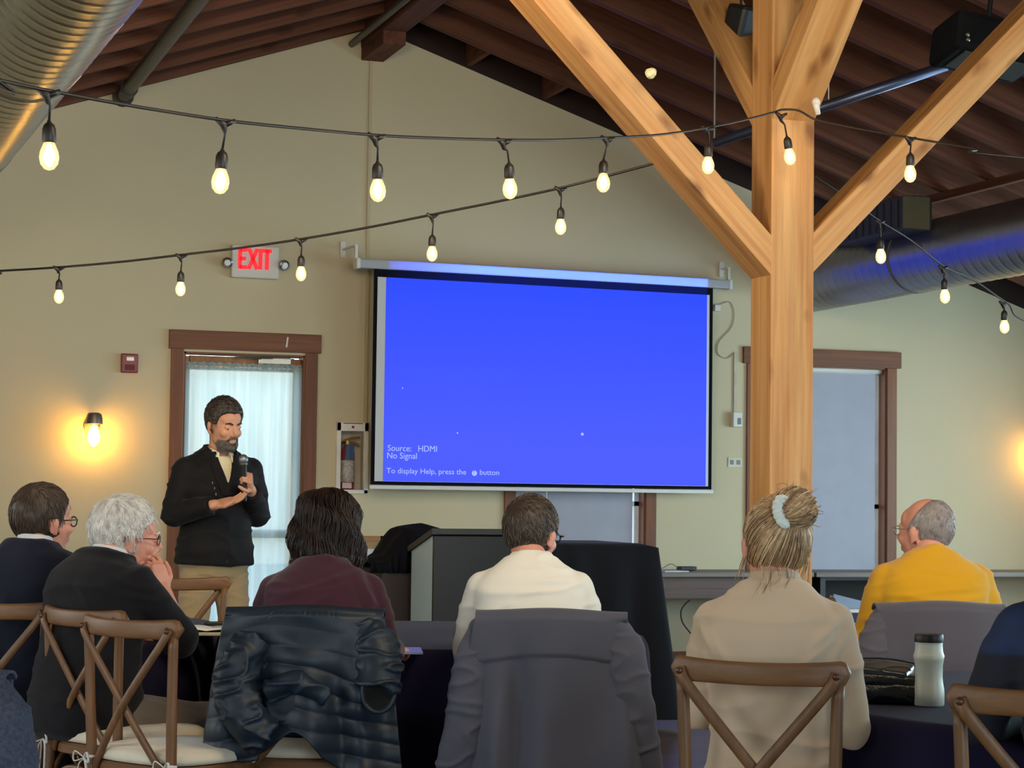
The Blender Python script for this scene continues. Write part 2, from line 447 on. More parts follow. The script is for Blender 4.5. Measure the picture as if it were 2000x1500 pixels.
# slanted dark rail with the ceiling fan on the right
a = at(1395, 280, 10.6); b = at(1850, 128, 10.2)
t = empty('ceiling_rail', a); tag(t, 'dark slanting steel rail lit blue passing behind the timber post', 'rail')
MB().tube([(0, 0, 0), b - a], .027, 12).build('rail_tube', mat('blue-lit dark steel', '#5a6078', .35, metal=.8), t, smooth=True)  # blue projector light is mixed into the steel colour
MB().tube([(0, 0, 0), Vector((0, 0, zr(a.x) - a.z + .05))], .008, 8).tube([(b - a) * .5, (b - a) * .5 + Vector((0, 0, .5))], .006, 8).build('hanger', M_metal, t)
c = at(1885, 85, 10.1)
c = at(1925, 92, 10.1)
t = empty('loudspeaker', c, R(-8)); t.rotation_euler = (R(-6), R(9), R(-8)); tag(t, 'black loudspeaker box under the rafters behind the right hand brace', 'speaker')
MB().box((0, 0, 0), (.46, .34, .2), bev=.035).build('speaker_box', mat('matt black', '#0d0f12', .8, spec=.2), t)
MB().box((.02, -.02, -.101), (.36, .24, .008), bev=.003).build('grille', mat('grille grey', '#3c4240', .7), t)
MB().tube([(0, 0, .08), (0, 0, .42)], .012, 10).box((0, .0, .11), (.1, .05, .03)).build('bracket', M_blackm, t)
for x, z in ((-.17, -.03), (-.165, -.055)): MB().ell((x, -.172, z), .012, n=10, m=8).build('screw', M_metal, t)
# black speaker hung behind the post with a hanging cable
c = at(1447, 45, 9.2); t = empty('hanging_speaker', c); tag(t, 'small black speaker hanging left of the post below the roof', 'speaker')
MB().box((0, 0, 0), (.1, .12, .16), rot=(.3, 0, .4), bev=.02).build('speaker_box', M_blackm, t)
MB().tube([(0, 0, .05), (0, 0, zr(c.x) - c.z + .05)], .006, 8).build('bracket', M_blackm, t)
pts = bezier([(0, .0, -.07), (-.02, 0, -.25), (-.03, -.1, -.42), (.02, -.2, -.5)], 8)
MB().tube(pts, .0035, 6).build('speaker_cable', M_rub, t, smooth=True)
# ---------------------------------------------------------------- door
def X(px, py=750): return onY(px, py, WALL).x
door = empty('door_1', (0, WALL, 0)); tag(door, kind='structure')
MB().box((2.40, -.012, 1.16), (.09, .024, 2.32), bev=.004).build('left_casing', M_trimz, door)
MB().box((3.38, -.012, 1.16), (.09, .024, 2.32), bev=.004).build('right_casing', M_trimz, door)
MB().box((2.892, -.016, 2.385), (1.11, .034, .135), bev=.004).build('header_casing', M_trim, door)
m = MB()
for x in (2.457, 3.328): m.box((x, .08, 1.15), (.014, .16, 2.3))
m.box((2.89, .08, 2.293), (.88, .16, .014)); m.build('jamb', M_trimz, door)
m = MB()
for x in (2.487, 3.298): m.box((x, .12, 1.14), (.045, .045, 2.27))
m.box((2.89, .12, 2.23), (.77, .045, .10)).box((2.89, .11, .16), (.7, .045, .3)).box((2.89, .11, 1.0), (.7, .04, .06))
m.build('door_leaf', wood('door wood', '#8a5a38', '#a87448', .5, axis=2), door)
MB().box((2.89, .11, 1.2), (.77, .008, 1.9)).build('glass_pane', glass('clear glass', (1, 1, 1, 1), mixt=.93), door)
m = MB().box((3.12, .075, 2.255), (.24, .05, .05), bev=.006).tube([(3.02, .05, 2.268), (2.82, .03, 2.272), (3.1, .02, 2.274)], .005, 8); m.build('door_closer', M_metal, door)
MB().box((3.19, -.036, 2.39), (.012, .003, .075), rot=(0, .12, 0)).build('tape_strip', M_white, door)
MB().tube([(2.5, .07, 1.03), (2.5, .03, 1.03), (2.62, .03, 1.03)], .01, 8).build('door_handle', M_metal, door, smooth=True)

def cloth_mat(name, col, rough=.85, sheen=.3, bump=.15, bscale=250, var=.08):
    return mat(name, col, rough, var=var, vscale=3, bump=bump, bscale=bscale, sheen=sheen, spec=.15)
def curtain_mat():
    k = NT('sheer curtain'); tc = k.n('ShaderNodeTexCoord'); ns = k.n('ShaderNodeTexNoise', i_Scale=2.0); mp = k.n('ShaderNodeMapping'); mp.inputs['Scale'].default_value = (9, 1, .5)
    k.l(tc.outputs['Object'], mp.inputs[0]); k.l(mp.outputs[0], ns.inputs['Vector'])
    rp = k.n('ShaderNodeValToRGB'); rp.color_ramp.elements[0].position = .3; rp.color_ramp.elements[1].position = .7
    rp.color_ramp.elements[0].color = lin('#b4d0d2'); rp.color_ramp.elements[1].color = lin('#dfe9e6'); k.l(ns.outputs[0], rp.inputs[0])
    d = k.n('ShaderNodeBsdfDiffuse'); t = k.n('ShaderNodeBsdfTranslucent'); a = k.n('ShaderNodeMixShader'); a.inputs[0].default_value = .62
    k.l(rp.outputs[0], d.inputs[0]); k.l(rp.outputs[0], t.inputs[0]); k.l(d.outputs[0], a.inputs[1]); k.l(t.outputs[0], a.inputs[2])
    tr = k.n('ShaderNodeBsdfTransparent'); b = k.n('ShaderNodeMixShader'); b.inputs[0].default_value = .10
    k.l(a.outputs[0], b.inputs[1]); k.l(tr.outputs[0], b.inputs[2]); k.l(b.outputs[0], k.out.inputs['Surface']); return k.m
cur = empty('sheer_curtain', (2.89, WALL + .035, 0)); tag(cur, 'pale sheer curtain glowing with daylight over the door behind the speaker', 'curtain')
def cf(u, v):
    z = .06 + v * 2.15; x = (u - .5) * .86
    amp = .008 + .014 * (1 - v)
    y = amp * math.sin(u * 34 + .8 * math.sin(v * 2.2) + 3 * math.sin(u * 5)) + .006 * math.sin(u * 71 + 1.3)
    return (x, y, z)
MB().grid(cf, 160, 20).build('curtain_cloth', curtain_mat(), cur, smooth=True)
MB().tube([(-.43, 0, 2.20), (.43, 0, 2.20)], .008, 8).build('curtain_rod', M_white, cur, smooth=True)
def ruf(u, v):
    return ((u - .5) * .85, .006 * math.sin(u * 150) - .004, 2.185 + v * .045 + .004 * math.sin(u * 90))
MB().grid(ruf, 160, 4).build('ruffle', curtain_mat(), cur, smooth=True)

# exterior ground and pale facade seen faintly through the curtain
o = MB().box((3, WALL + 12, -.1), (40, 23.5, .1)).build('ground', mat('paving', '#a5a8a4', .9)); tag(o, kind='structure')

# ---------------------------------------------------------------- windows
M_blind = mat('roller blind fabric', '#aaadbb', .9, var=.03, spec=.1)
def window(name, q, gap, blindtop=2.30):
    x0, x1, z0, z1 = q; t = empty(name, (0, WALL, 0)); tag(t, kind='structure')
    MB().box((x0 - .042, -.012, (z0 + z1) / 2), (.085, .024, z1 - z0), bev=.004).build('left_casing', M_trimz, t)
    MB().box((x1 + .042, -.012, (z0 + z1) / 2), (.085, .024, z1 - z0), bev=.004).build('right_casing', M_trimz, t)
    MB().box(((x0 + x1) / 2, -.016, z1 + .065), (x1 - x0 + .24, .034, .13), bev=.004).build('header_casing', M_trim, t)
    MB().box(((x0 + x1) / 2, -.03, z0 - .015), (x1 - x0 + .22, .09, .03), bev=.004).build('sill', M_trim, t)
    m = MB()
    for x in (x0 + .006, x1 - .006): m.box((x, .08, (z0 + z1) / 2), (.012, .16, z1 - z0))
    m.box(((x0 + x1) / 2, .08, z1 - .006), (x1 - x0, .16, .012)); m.build('jamb', M_trimz, t)
    m = MB(); zm = (z0 + z1) / 2 
    for x in (x0 + .03, x1 - .03): m.box((x, .12, zm), (.04, .04, z1 - z0))
    for z in (z0 + .02, zm - .24, z1 - .03): m.box(((x0 + x1) / 2, .12, z), (x1 - x0, .04, .035))
    m.build('sash', mat('sash vinyl', '#e6e8e6', .5), t)
    MB().box(((x0 + x1) / 2, .125, zm), (x1 - x0 - .06, .006, z1 - z0 - .05)).build('pane', glass('window glass', mixt=.93), t)
    b = empty('roller_blind', (0, WALL, 0))
    w = x1 - x0
    def bf(u, v): return (x0 + .012 + u * (w - gap - .012), .05 + .003 * math.sin(u * 9), z0 + .01 + v * (blindtop - z0))
    MB().grid(bf, 24, 4).build('blind_fabric', M_blind, b, smooth=True)
    MB().tube([(x0 + .012, .06, blindtop + .035), (x1 - .015, .06, blindtop + .035)], .024, 12).build('blind_roller', M_white, b, smooth=True)
    MB().box(((x0 + x1 - gap) / 2, .05, z0 + .02), (w - gap, .014, .025)).build('hem_bar', M_white, b)
    return b
b = window('window_1', W1, .085); tag(b, 'lavender grey roller blind partly hidden below the projection screen', 'blind')
b = window('window_2', W2, .075); tag(b, 'tall lavender grey roller blind in the window right of the timber post', 'blind')

# ---------------------------------------------------------------- projection screen
SA = Vector((3.757, 14.28, 1.367)); SB = Vector((6.507, 14.45, 1.367))
su = (SB - SA).normalized(); SL = (SB - SA).length; sn = Vector((su.y, -su.x, 0))     # sn faces the hall
ang = math.atan2(su.y, su.x)
scr = empty('projection_screen', SA, ang); tag(scr, 'large pull-down projection screen showing a plain blue no-signal picture', 'screen')
SH = 1.555
M_scrblack = mat('screen black border', '#0c0d14', .8, var=.02, spec=.1)
M_fab = mat('screen fabric', '#c9cbcc', .9, var=.01, spec=.1)
MB().box((SL / 2, .002, SH / 2), (SL, .003, SH)).build('border', M_scrblack, scr)
bl, br, bt, bb = .028, .030, .055, .024
MB().box(((bl + SL - br) / 2, -.001, (bb + SH - bt) / 2), (SL - bl - br, .003, SH - bt - bb)).build('screen_fabric', M_fab, scr)
PX0, PX1, PZ0, PZ1 = .092, SL - .052, bb + .002, SH - bt
def picture_mat():
    k = NT('projected picture'); b = k.n('ShaderNodeBsdfPrincipled', i_Roughness=.9); b.inputs['Base Color'].default_value = (.004, .004, .004, 1); b.inputs['Specular IOR Level'].default_value = 0
    tc = k.n('ShaderNodeTexCoord'); sp = k.n('ShaderNodeSeparateXYZ'); k.l(tc.outputs['Object'], sp.inputs[0])
    rp = k.n('ShaderNodeValToRGB'); rp.color_ramp.elements[0].position = .2; rp.color_ramp.elements[1].position = 1.0
    rp.color_ramp.elements[0].color = lin('#4c5cff'); rp.color_ramp.elements[1].color = lin('#2f4cff')
    mm = k.n('ShaderNodeMath', operation='DIVIDE'); mm.inputs[1].default_value = 1.5; k.l(sp.outputs['Z'], mm.inputs[0]); k.l(mm.outputs[0], rp.inputs[0])
    k.l(rp.outputs[0], b.inputs['Emission Color']); b.inputs['Emission Strength'].default_value = .80
    k.l(b.outputs[0], k.out.inputs['Surface']); return k.m
MB().box(((PX0 + PX1) / 2, -.0035, (PZ0 + PZ1) / 2), (PX1 - PX0, .001, PZ1 - PZ0)).build('projected_picture', picture_mat(), scr)
M_txt = emis('projected text', '#a9b8ff', .75)
def text(name, s, loc, size, material, parent, rot=(PI / 2, 0, 0), ext=.0005, ax='LEFT', off=0.0, sx=1.0):
    c = bpy.data.curves.new(name, 'FONT'); c.body = s; c.size = size; c.extrude = ext; c.align_x = ax; c.align_y = 'BOTTOM'; c.offset = off; c.resolution_u = 4
    c.materials.append(material); o = bpy.data.objects.new(name, c); o.location = loc; o.rotation_euler = rot; o.scale = (sx, 1, 1); link(o, parent)
    me = bpy.data.meshes.new_from_object(o.evaluated_get(bpy.context.evaluated_depsgraph_get())); n = bpy.data.objects.new(name, me); n.location = loc; n.rotation_euler = rot; n.scale = (sx, 1, 1)
    bpy.data.objects.remove(o); n.name = name; return link(n, parent)
def sz_(py): return (945 - py) / 268.0 * 1.0
text('caption', 'Source:', (PX0 + .03, -.0045, .232), .062, M_txt, scr, sx=.98)
text('caption', 'HDMI', (PX0 + .262, -.0045, .232), .062, M_txt, scr, sx=.98)
text('caption', 'No Signal', (PX0 + .025, -.0045, .178), .062, M_txt, scr, sx=.98)
text('caption', 'To display Help, press the', (PX0 + .025, -.0045, .072), .055, M_txt, scr, sx=1.06)
text('caption', 'button', (PX0 + .745, -.0045, .072), .055, M_txt, scr, sx=1.06)
MB().lathe([(0, 0), (.02, 0), (.02, .0008), (0, .0008)], (PX0 + .705, -.0045, .094), 20, axis=(0, -1, 0)).build('help_icon', M_txt, scr)
text('icon_mark', '?', (PX0 + .696, -.0057, .078), .04, emis('icon blue', '#4a5aff', .7), scr)
for x, z, r in ((.23, .7, .005), (.66, .385, .006), (1.66, .40, .012)):
    MB().lathe([(0, 0), (r, 0), (r * .9, .0006), (0, .0008)], (x, -.0045, z), 10, axis=(0, -1, 0)).build('bright_speck', M_txt, scr)
MB().box((SL / 2, -.004, -.018), (SL + .02, .022, .03), bev=.006).build('bottom_bar', M_white, scr)
MB().box((SL / 2 + .01, .02, SH + .035), (SL + .27, .085, .068), bev=.012).build('housing', mat('screen case', '#a3a6ac', .5, var=.02), scr)
for e in (-.125, SL + .145): MB().box((e, .02, SH + .035), (.03, .095, .078), bev=.01).build('end_cap', M_white, scr)
for e in (-.13, SL + .15):
    wy = (WALL - (SA + su * e).y)
    MB().box((e, .03, SH + .12), (.022, .03, .11), bev=.003).box((e - .01, .03 + (wy - .04) / 2, SH + .165), (.016, wy - .02, .012)).box((e - .01, wy - .012, SH + .165), (.04, .012, .12)).build('wall_bracket', M_white, scr)
MB().tube([(SL / 2, 0, -.03), (SL / 2, 0, -.09)], .004, 6).build('pull_cord', M_white, scr)
# projector above the hall, out of the picture, throwing the blue beam
pl = SA + su * (SL / 2) + sn * 5.9; pl.z = 3.90
t = empty('projector', pl, ang); tag(t, 'white projector hanging from the rafters facing the screen', 'projector')
MB().box((0, -.02, 0), (.36, .26, .11), bev=.02).build('projector_body', M_white, t)
MB().tube([(0, -.02, .05), (0, -.02, zr(pl.x) - pl.z + .03)], .02, 12).build('ceiling_mount', M_white, t)
MB().lathe([(0, 0), (.035, 0), (.035, .03), (0, .03)], (0, .11, 0), 20, axis=(0, 1, 0)).build('lens', M_blackm, t)
L = bpy.data.lights.new('projector_beam', 'SPOT'); L.energy = 9000; L.spot_size = R(75); L.spot_blend = 0; L.shadow_soft_size = .01
L.use_nodes = True; lt = L.node_tree; em = lt.nodes['Emission']
dist = 5.9 - .16
def lm(op, a, b):
    n = lt.nodes.new('ShaderNodeMath'); n.operation = op
    for i, q in enumerate((a, b)):
        if isinstance(q, (int, float)): n.inputs[i].default_value = q
        else: lt.links.new(q, n.inputs[i])
    return n.outputs[0]
def ldot(vec):
    n = lt.nodes.new('ShaderNodeVectorMath'); n.operation = 'DOT_PRODUCT'; lt.links.new(gi.outputs['Incoming'], n.inputs[0]); n.inputs[1].default_value = vec; return n.outputs['Value']
gi = lt.nodes.new('ShaderNodeNewGeometry'); az_ = ldot(tuple(-sn)); rx = lm('DIVIDE', ldot(tuple(su)), az_); rz = lm('DIVIDE', ldot((0, 0, 1)), az_)
u0, u1 = (PX0 - SL / 2) / dist, (PX1 - SL / 2) / dist
v1 = (SA.z + SH + .075 - pl.z) / (dist); v0 = (SA.z + PZ0 - pl.z) / dist
mk = lm('MULTIPLY', lm('MULTIPLY', lm('GREATER_THAN', rx, u0), lm('LESS_THAN', rx, u1)), lm('MULTIPLY', lm('GREATER_THAN', rz, v0), lm('LESS_THAN', rz, v1)))
em.inputs[0].default_value = (.03, .08, 1, 1); lt.links.new(mk, em.inputs[1])
o = bpy.data.objects.new('projector_beam', L); COL.objects.link(o)
lp = pl + (-sn) * .16; o.matrix_world = Matrix(((su.x, 0, sn.x, lp.x), (su.y, 0, sn.y, lp.y), (0, 1, 0, lp.z), (0, 0, 0, 1)))

# ---------------------------------------------------------------- wall fixtures
t = empty('exit_sign', (2.94, WALL, 2.96)); tag(t, 'white emergency sign with red EXIT letters and two round lamp heads', 'exit sign')
MB().box((0, -.035, 0), (.345, .07, .235), bev=.012).build('sign_housing', M_white, t)
M_red = emis('exit red', '#ff1c28', .9, base='#aa1020')
def seg(m, a, b, w=.028): 
    a = Vector((a[0], 0, a[1])); b = Vector((b[0], 0, b[1])); d = b - a; m.box((a + b) / 2 + Vector((0, -.0725, 0)), (w, .004, d.length + w * .2), rot=(0, math.atan2(d.x, d.z), 0))
h0, h1 = -.052, .092
for name, x, segs in (('letter_e', -.094, [((-.02, h0), (-.02, h1)), ((-.02, h1 - .01), (.028, h1 - .01)), ((-.02, .02), (.02, .02)), ((-.02, h0 + .01), (.028, h0 + .01))]),
                      ('letter_x', -.02, [((-.03, h0), (.03, h1)), ((.03, h0), (-.03, h1))]),
                      ('letter_i', .035, [((0, h0), (0, h1))]),
                      ('letter_t', .083, [((0, h0), (0, h1)), ((-.032, h1 - .01), (.032, h1 - .01))])):
    m = MB()
    for a, b in segs: seg(m, (a[0] + x, a[1]), (b[0] + x, b[1]))
    m.build(name, M_red, t)
M_chr = mat('chrome lamp head', '#9a9aa0', .25, metal=.9)
for sx in (-1, 1):
    l = MB().lathe([(0, -.02), (.03, -.02), (.037, .0), (.037, .025), (.03, .03), (0, .026)], (sx * .205, -.07, -.01), 20, axis=(sx * .2, -1, -.35)).build('lamp_head', M_chr, t, autos=40)
    MB().tube([(sx * .17, -.03, -.01), (sx * .2, -.06, -.01)], .008, 8).build('swivel_arm', M_chr, t)
    MB().lathe([(0, 0), (.024, 0), (.02, .008), (0, .01)], Vector((sx * .205, -.07, -.01)) + Vector((sx * .2, -1, -.35)).normalized() * .028, 16, axis=(sx * .2, -1, -.35)).build('lamp_lens', mat('lens', '#f0f4f8', .1), t)
t = empty('fire_alarm', (2.06, WALL, 2.2)); tag(t, 'small red fire alarm strobe on the wall left of the door', 'fire alarm')
M_redp = mat('red plastic', '#7c1020', .4, var=.05)
MB().box((0, -.022, 0), (.118, .044, .135), bev=.008).build('alarm_housing', M_redp, t)
MB().box((0, -.05, .03), (.055, .02, .03), bev=.005).build('strobe_lens', mat('strobe lens', '#e8dcd8', .2), t)
MB().box((0, -.046, -.03), (.07, .004, .04), bev=.001).build('horn_grille', mat('red grille', '#5c0a16', .6), t)

def sconce(x, z, name_label, power):
    t = empty('wall_sconce', (x, WALL - .13, z)); tag(t, name_label, 'wall lamp')
    M_sm = mat('brushed steel', '#7a7068', .4, metal=.8)
    MB().lathe([(0, .14), (.035, .14), (.05, .13), (.058, .10), (.06, .062), (.055, .06), (0, .062)], n=28).build('cap', M_sm, t, autos=40)
    MB().lathe([(.048, .062), (.056, .05), (.058, -.05), (.05, -.09), (.03, -.11), (0, -.115)], n=28).build('jar_glass', glass('jar glass', (1, .97, .9, 1), mixt=.9), t, smooth=True)
    m = MB()
    for k in range(6):
        a = PI * k / 3; m.tube([(.061 * math.cos(a), .061 * math.sin(a), .06), (.061 * math.cos(a), .061 * math.sin(a), -.05), (.033 * math.cos(a), .033 * math.sin(a), -.115)], .0018, 6)
    m.build('wire_cage', M_sm, t)
    MB().lathe([(0, .055), (.016, .05), (.028, .02), (.042, -.02), (.040, -.055), (.02, -.085), (0, -.09)], n=20).build('lamp_bulb', emis('sconce bulb', '#ffb84a', 75, base='#ffffff'), t, smooth=True)
    MB().lathe([(0, 0), (.055, 0), (.055, .015), (0, .02)], (0, .13, .05), 24, axis=(0, -1, 0)).tube([(0, .12, .05), (0, .04, .1), (0, 0, .12)], .01, 8).build('wall_plate', M_sm, t, autos=40)
sconce(1.81, 1.70, 'lit jar wall lamp with a metal cap glowing yellow left of the door', 75)
sconce(X(2030), 1.70, 'lit jar wall lamp beyond the right edge of the picture', 30)

# fire extinguisher cabinet
cx0, cx1, cz0, cz1 = 3.575, 3.815, 1.30, 1.82
t = empty('extinguisher_cabinet', ((cx0 + cx1) / 2, WALL, (cz0 + cz1) / 2)); tag(t, 'white open fronted cabinet holding a fire extinguisher left of the screen', 'cabinet')
w2, h2 = (cx1 - cx0) / 2 - .012, (cz1 - cz0) / 2 - .008
m = MB()
for s in (-1, 1): m.box((s * (w2 - .004), .06, 0), (.008, .12, h2 * 2))
for s in (-1, 1): m.box((0, .06, s * (h2 - .004)), (w2 * 2, .12, .008))
m.box((0, .122, 0), (w2 * 2, .006, h2 * 2)); m.build('cabinet_body', mat('cabinet cream', '#c8bfae', .5), t)
m = MB(); W2_, H2_ = w2 + .012, h2 + .008
for s in (-1, 1): m.box((s * (W2_ - .016), -.014, 0), (.032, .028, H2_ * 2), bev=.003)
m.box((0, -.014, H2_ - .032), (W2_ * 2, .028, .064), bev=.003).box((0, -.014, -H2_ + .014), (W2_ * 2, .028, .028), bev=.003); m.build('door_frame', mat('bright white enamel', '#e6e4de', .4), t)
MB().box((0, -.006, -.01), (w2 * 2 - .03, .003, h2 * 2 - .07)).build('clear_pane', glass('acrylic', mixt=.95), t)
MB().lathe([(0, 0), (.011, 0), (.009, .008), (0, .008)], (0, -.028, h2 - .026), 12, axis=(0, -1, 0)).build('lock_knob', M_redp, t)
MB().box((0, -.0285, h2 + .001), (.15, .001, .007)).build('red_strip', M_redp, t)
e = empty('fire_extinguisher', ((cx0 + cx1) / 2 - .018, WALL + .062, cz0 + .024)); tag(e, 'red fire extinguisher with a blue tag inside the white wall cabinet', 'fire extinguisher')
MB().lathe([(0, 0), (.048, 0), (.052, .012), (.052, .27), (.045, .3), (.03, .325), (.018, .335), (0, .335)], n=28).build('cylinder', mat('extinguisher red', '#8c1420', .3), e, smooth=True)
MB().lathe([(.0525, .06), (.053, .06), (.053, .22), (.0525, .22)], n=28).build('label', mat('label', '#cfc6c2', .5, var=.35, vscale=60), e, smooth=True)
m = MB().lathe([(0, .33), (.02, .33), (.02, .365), (0, .365)], n=14).tube([(-.03, 0, .36), (.03, -.01, .385), (.09, -.015, .39)], .009, 8).tube([(-.01, 0, .355), (.05, -.01, .35), (.09, -.015, .33)], .008, 8); m.build('brass_handle', mat('brass', '#c9a24e', .35, metal=.7), e)
MB().tube(bezier([(-.02, -.01, .35), (-.055, -.03, .34), (-.066, -.035, .25), (-.062, -.035, .08)], 6), .009, 8).build('hose', M_rub, e, smooth=True)
MB().box((.005, -.056, .28), (.06, .003, .11), rot=(0, .08, 0)).build('inspection_tag', mat('blue tag', '#2c4f86', .5), e)
MB().box((-.012, -.0535, .035), (.07, .002, .04)).build('round_mark', mat('pale mark', '#d8c8c4', .5), e)

# thermostat box, raceway, cable and outlet to the right of the screen
p = onY(1435, 820, WALL)
t = empty('control_box', (p.x, WALL, p.z)); tag(t, 'small white control box on the wall right of the screen', 'control box')
MB().box((0, -.03, 0), (.075, .06, .115), bev=.006).build('box_housing', M_white, t)
MB().box((.012, -.061, -.012), (.03, .004, .05), bev=.001).build('grey_switch', mat('grey switch', '#6a6c70', .5), t)
q = onY(1432, 688, WALL)
o = MB().box((p.x - .005, WALL - .008, (p.z + .06 + q.z) / 2), (.02, .016, q.z - p.z - .06)).build('cable_raceway', M_wall and mat('raceway', '#b9b5a2', .6)); tag(o, 'thin vertical cable cover running up from the control box', 'cable cover')
pts = bezier([onY(a, b, WALL - .01) for a, b in ((1400, 597), (1425, 590), (1434, 612), (1428, 640), (1404, 668), (1402, 690), (1418, 700), (1432, 692))], 8)
o = MB().tube(pts, .004, 6).build('loose_cable', mat('beige cable', '#a49c86', .6), smooth=True); tag(o, 'thin beige cable looping on the wall right of the screen', 'cable')
p = onY(1398, 602, WALL)
o = MB().box((p.x, WALL - .02, p.z), (.05, .04, .05), bev=.006).build('sensor_box', M_white); tag(o, 'tiny white sensor box tucked beside the top right screen edge', 'sensor')
p = onY(1435, 903, WALL)
t = empty('wall_outlet', (p.x, WALL, p.z)); tag(t, 'pale double outlet plate on the wall under the control box', 'outlet')
MB().box((0, -.004, 0), (.12, .008, .075), bev=.002).build('cover_plate', mat('cream plate', '#c9c5b4', .5), t)
for s in (-1, 1): MB().box((s * .028, -.009, 0), (.03, .004, .035), bev=.002).build('socket_face', mat('socket grey', '#7c7a72', .5), t)

# picture board leaning at the wall
a = onY(630, 1046, WALL - .12); b = onY(752, 1100, WALL - .12)
t = empty('notice_board', (a.x, WALL - .12, a.z - .62)); tag(t, 'wood framed board with a white sheet standing behind the burgundy woman', 'board')
W_ = b.x - a.x; H_ = .62
m = MB().box((W_ / 2, 0, H_ - .02), (W_, .02, .04)).box((W_ - .02, 0, H_ / 2), (.04, .02, H_)).box((.02, 0, H_ / 2), (.04, .02, H_)).box((W_ / 2, 0, .02), (W_, .02, .04)); m.build('board_frame', wood('board wood', '#96683f', '#b08050', .6, axis=0), t)
MB().box((W_ / 2, .004, H_ / 2), (W_ - .07, .008, H_ - .07)).build('cork_face', mat('cork', '#a88a66', .8), t)
MB().box((W_ / 2 - .02, -.003, H_ / 2 - .03), (W_ - .1, .003, H_ - .13)).build('white_sheet', mat('white sheet', '#cfcfd2', .7), t)
MB().ell((.06, -.012, H_ - .015), .012, n=10, m=8).build('push_pin', M_redp, t)
m = MB()
for x in (.03, W_ - .03): m.tube([(x, -.02, H_ * .9), (x, -.05, -(a.z - .62))], .012, 8)
m.tube([(W_ / 2, .02, H_ * .9), (W_ / 2, .09, -(a.z - .62))], .012, 8); m.build('easel_legs', M_trimz, t)

# ---------------------------------------------------------------- string lights
M_cable = mat('black cable', '#241d18', .45, var=.05)
M_bulb = emis('bulb filament', '#ffcf85', 70, base='#ffffff')
M_bglass = glass('bulb glass', (1, .93, .8, 1), mixt=.9)
def halo_glass():
    k = NT('warm bulb glass'); t = k.n('ShaderNodeBsdfTransparent'); t.inputs[0].default_value = (1, .95, .86, 1)
    e = k.n('ShaderNodeEmission', i_Strength=1.6); e.inputs[0].default_value = lin('#ffd9a0')
    g = k.n('ShaderNodeBsdfGlossy', i_Roughness=.08); f = k.n('ShaderNodeMixShader'); f.inputs[0].default_value = .45
    k.l(t.outputs[0], f.inputs[1]); k.l(e.outputs[0], f.inputs[2]); m2 = k.n('ShaderNodeMixShader'); m2.inputs[0].default_value = .08
    k.l(f.outputs[0], m2.inputs[1]); k.l(g.outputs[0], m2.inputs[2]); k.l(m2.outputs[0], k.out.inputs['Surface']); return k.m
M_bglow = halo_glass()
proto_bulb = None
def bulb_meshes():
    sk = MB().lathe([(0, .0), (.004, .0), (.006, -.006), (.013, -.012), (.0165, -.022), (.0175, -.05), (.015, -.056), (0, -.056)], n=16)
    gl = MB().lathe([(.0125, -.054), (.016, -.062), (.0225, -.078), (.0245, -.092), (.0215, -.108), (.012, -.12), (0, -.124)], n=20)
    fl = MB().lathe([(0, -.062), (.006, -.066), (.0125, -.082), (.0125, -.094), (.006, -.106), (0, -.108)], n=12)
    return sk, gl, fl
def string_light(label, cable, drops, r=.0045):
    """cable: points; drops: (point on cable, drop length, tilt)"""
    root = empty('string_light', cable[0]); tag(root, label, 'string light', 'overhead string lights'); o0 = Vector(cable[0])
    MB().tube([Vector(p) - o0 for p in bezier(cable, 10)], r, 8).build('cable', M_cable, root, smooth=True)
    for i, (p, dl, tx, ty) in enumerate(drops):
        p = Vector(p) - o0; q = p + Vector((tx, ty, -dl))
        MB().tube([p + Vector((-.028, -.008, .002)), p + Vector((-.004, 0, -.012)), p + Vector((0, 0, -.03)), q + (p - q) * .5 + Vector((.003, 0, 0)), q], [.006, .011, .0065, .0034, .0036], 8).tube([p + Vector((.028, .008, .002)), p + Vector((0, 0, -.012))], [.006, .008], 8).build('drop_cord', M_cable, root, smooth=True)
        sk, gl, fl = bulb_meshes()
        s = sk.build('socket', M_cable, root, autos=40); s.location = q
        d = (q - p); s.rotation_euler = (-d.y / max(dl, .05) * .6, d.x / max(dl, .05) * -.6, .3 * i)
        gl.build('bulb_glass', M_bglow, s, smooth=True); fl.build('filament', M_bulb, s, smooth=True)
    return root
def cab(px, py, D): return at(px, py, D)
c1 = [(-60, 148, 4.75), (0, 157, 4.85), (95, 177, 5.0), (265, 208, 5.25), (440, 235, 5.5), (590, 251, 5.8), (735, 264, 6.1), (860, 270, 6.4), (985, 273, 6.7), (1090, 273, 7.0), (1187, 269, 7.3), (1290, 263, 7.65), (1383, 249, 8.0), (1455, 234, 8.25), (1512, 219, 8.42)]
d1 = [(95, 177, 5.0, 58), (440, 235, 5.5, 56), (735, 264, 6.1, 50), (985, 273, 6.7, 42), (1187, 269, 7.3, 42), (1383, 249, 8.0, 30)]
def drops(lst, tilt): return [(at(a, b, D), dl * D / FPX, *tilt[i % len(tilt)]) for i, (a, b, D, dl) in enumerate(lst)]
string_light('long string of glowing bulbs sagging across the top from the duct to the post', [(XL + .02, 2.9, 2.85), (-1.0, 3.5, 2.45)] + [at(*q) for q in c1], drops(d1, [(.003, 0), (-.006, .0), (.005, 0), (.017, 0), (-.015, 0), (.002, 0)]))
c1b = [(1512, 219, 8.42), (1530, 214, 8.46), (1560, 216, 8.47), (1592, 233, 8.48), (1640, 244, 8.4), (1700, 256, 8.3), (1778, 269, 8.2), (1900, 290, 8.05), (2040, 312, 7.9)]
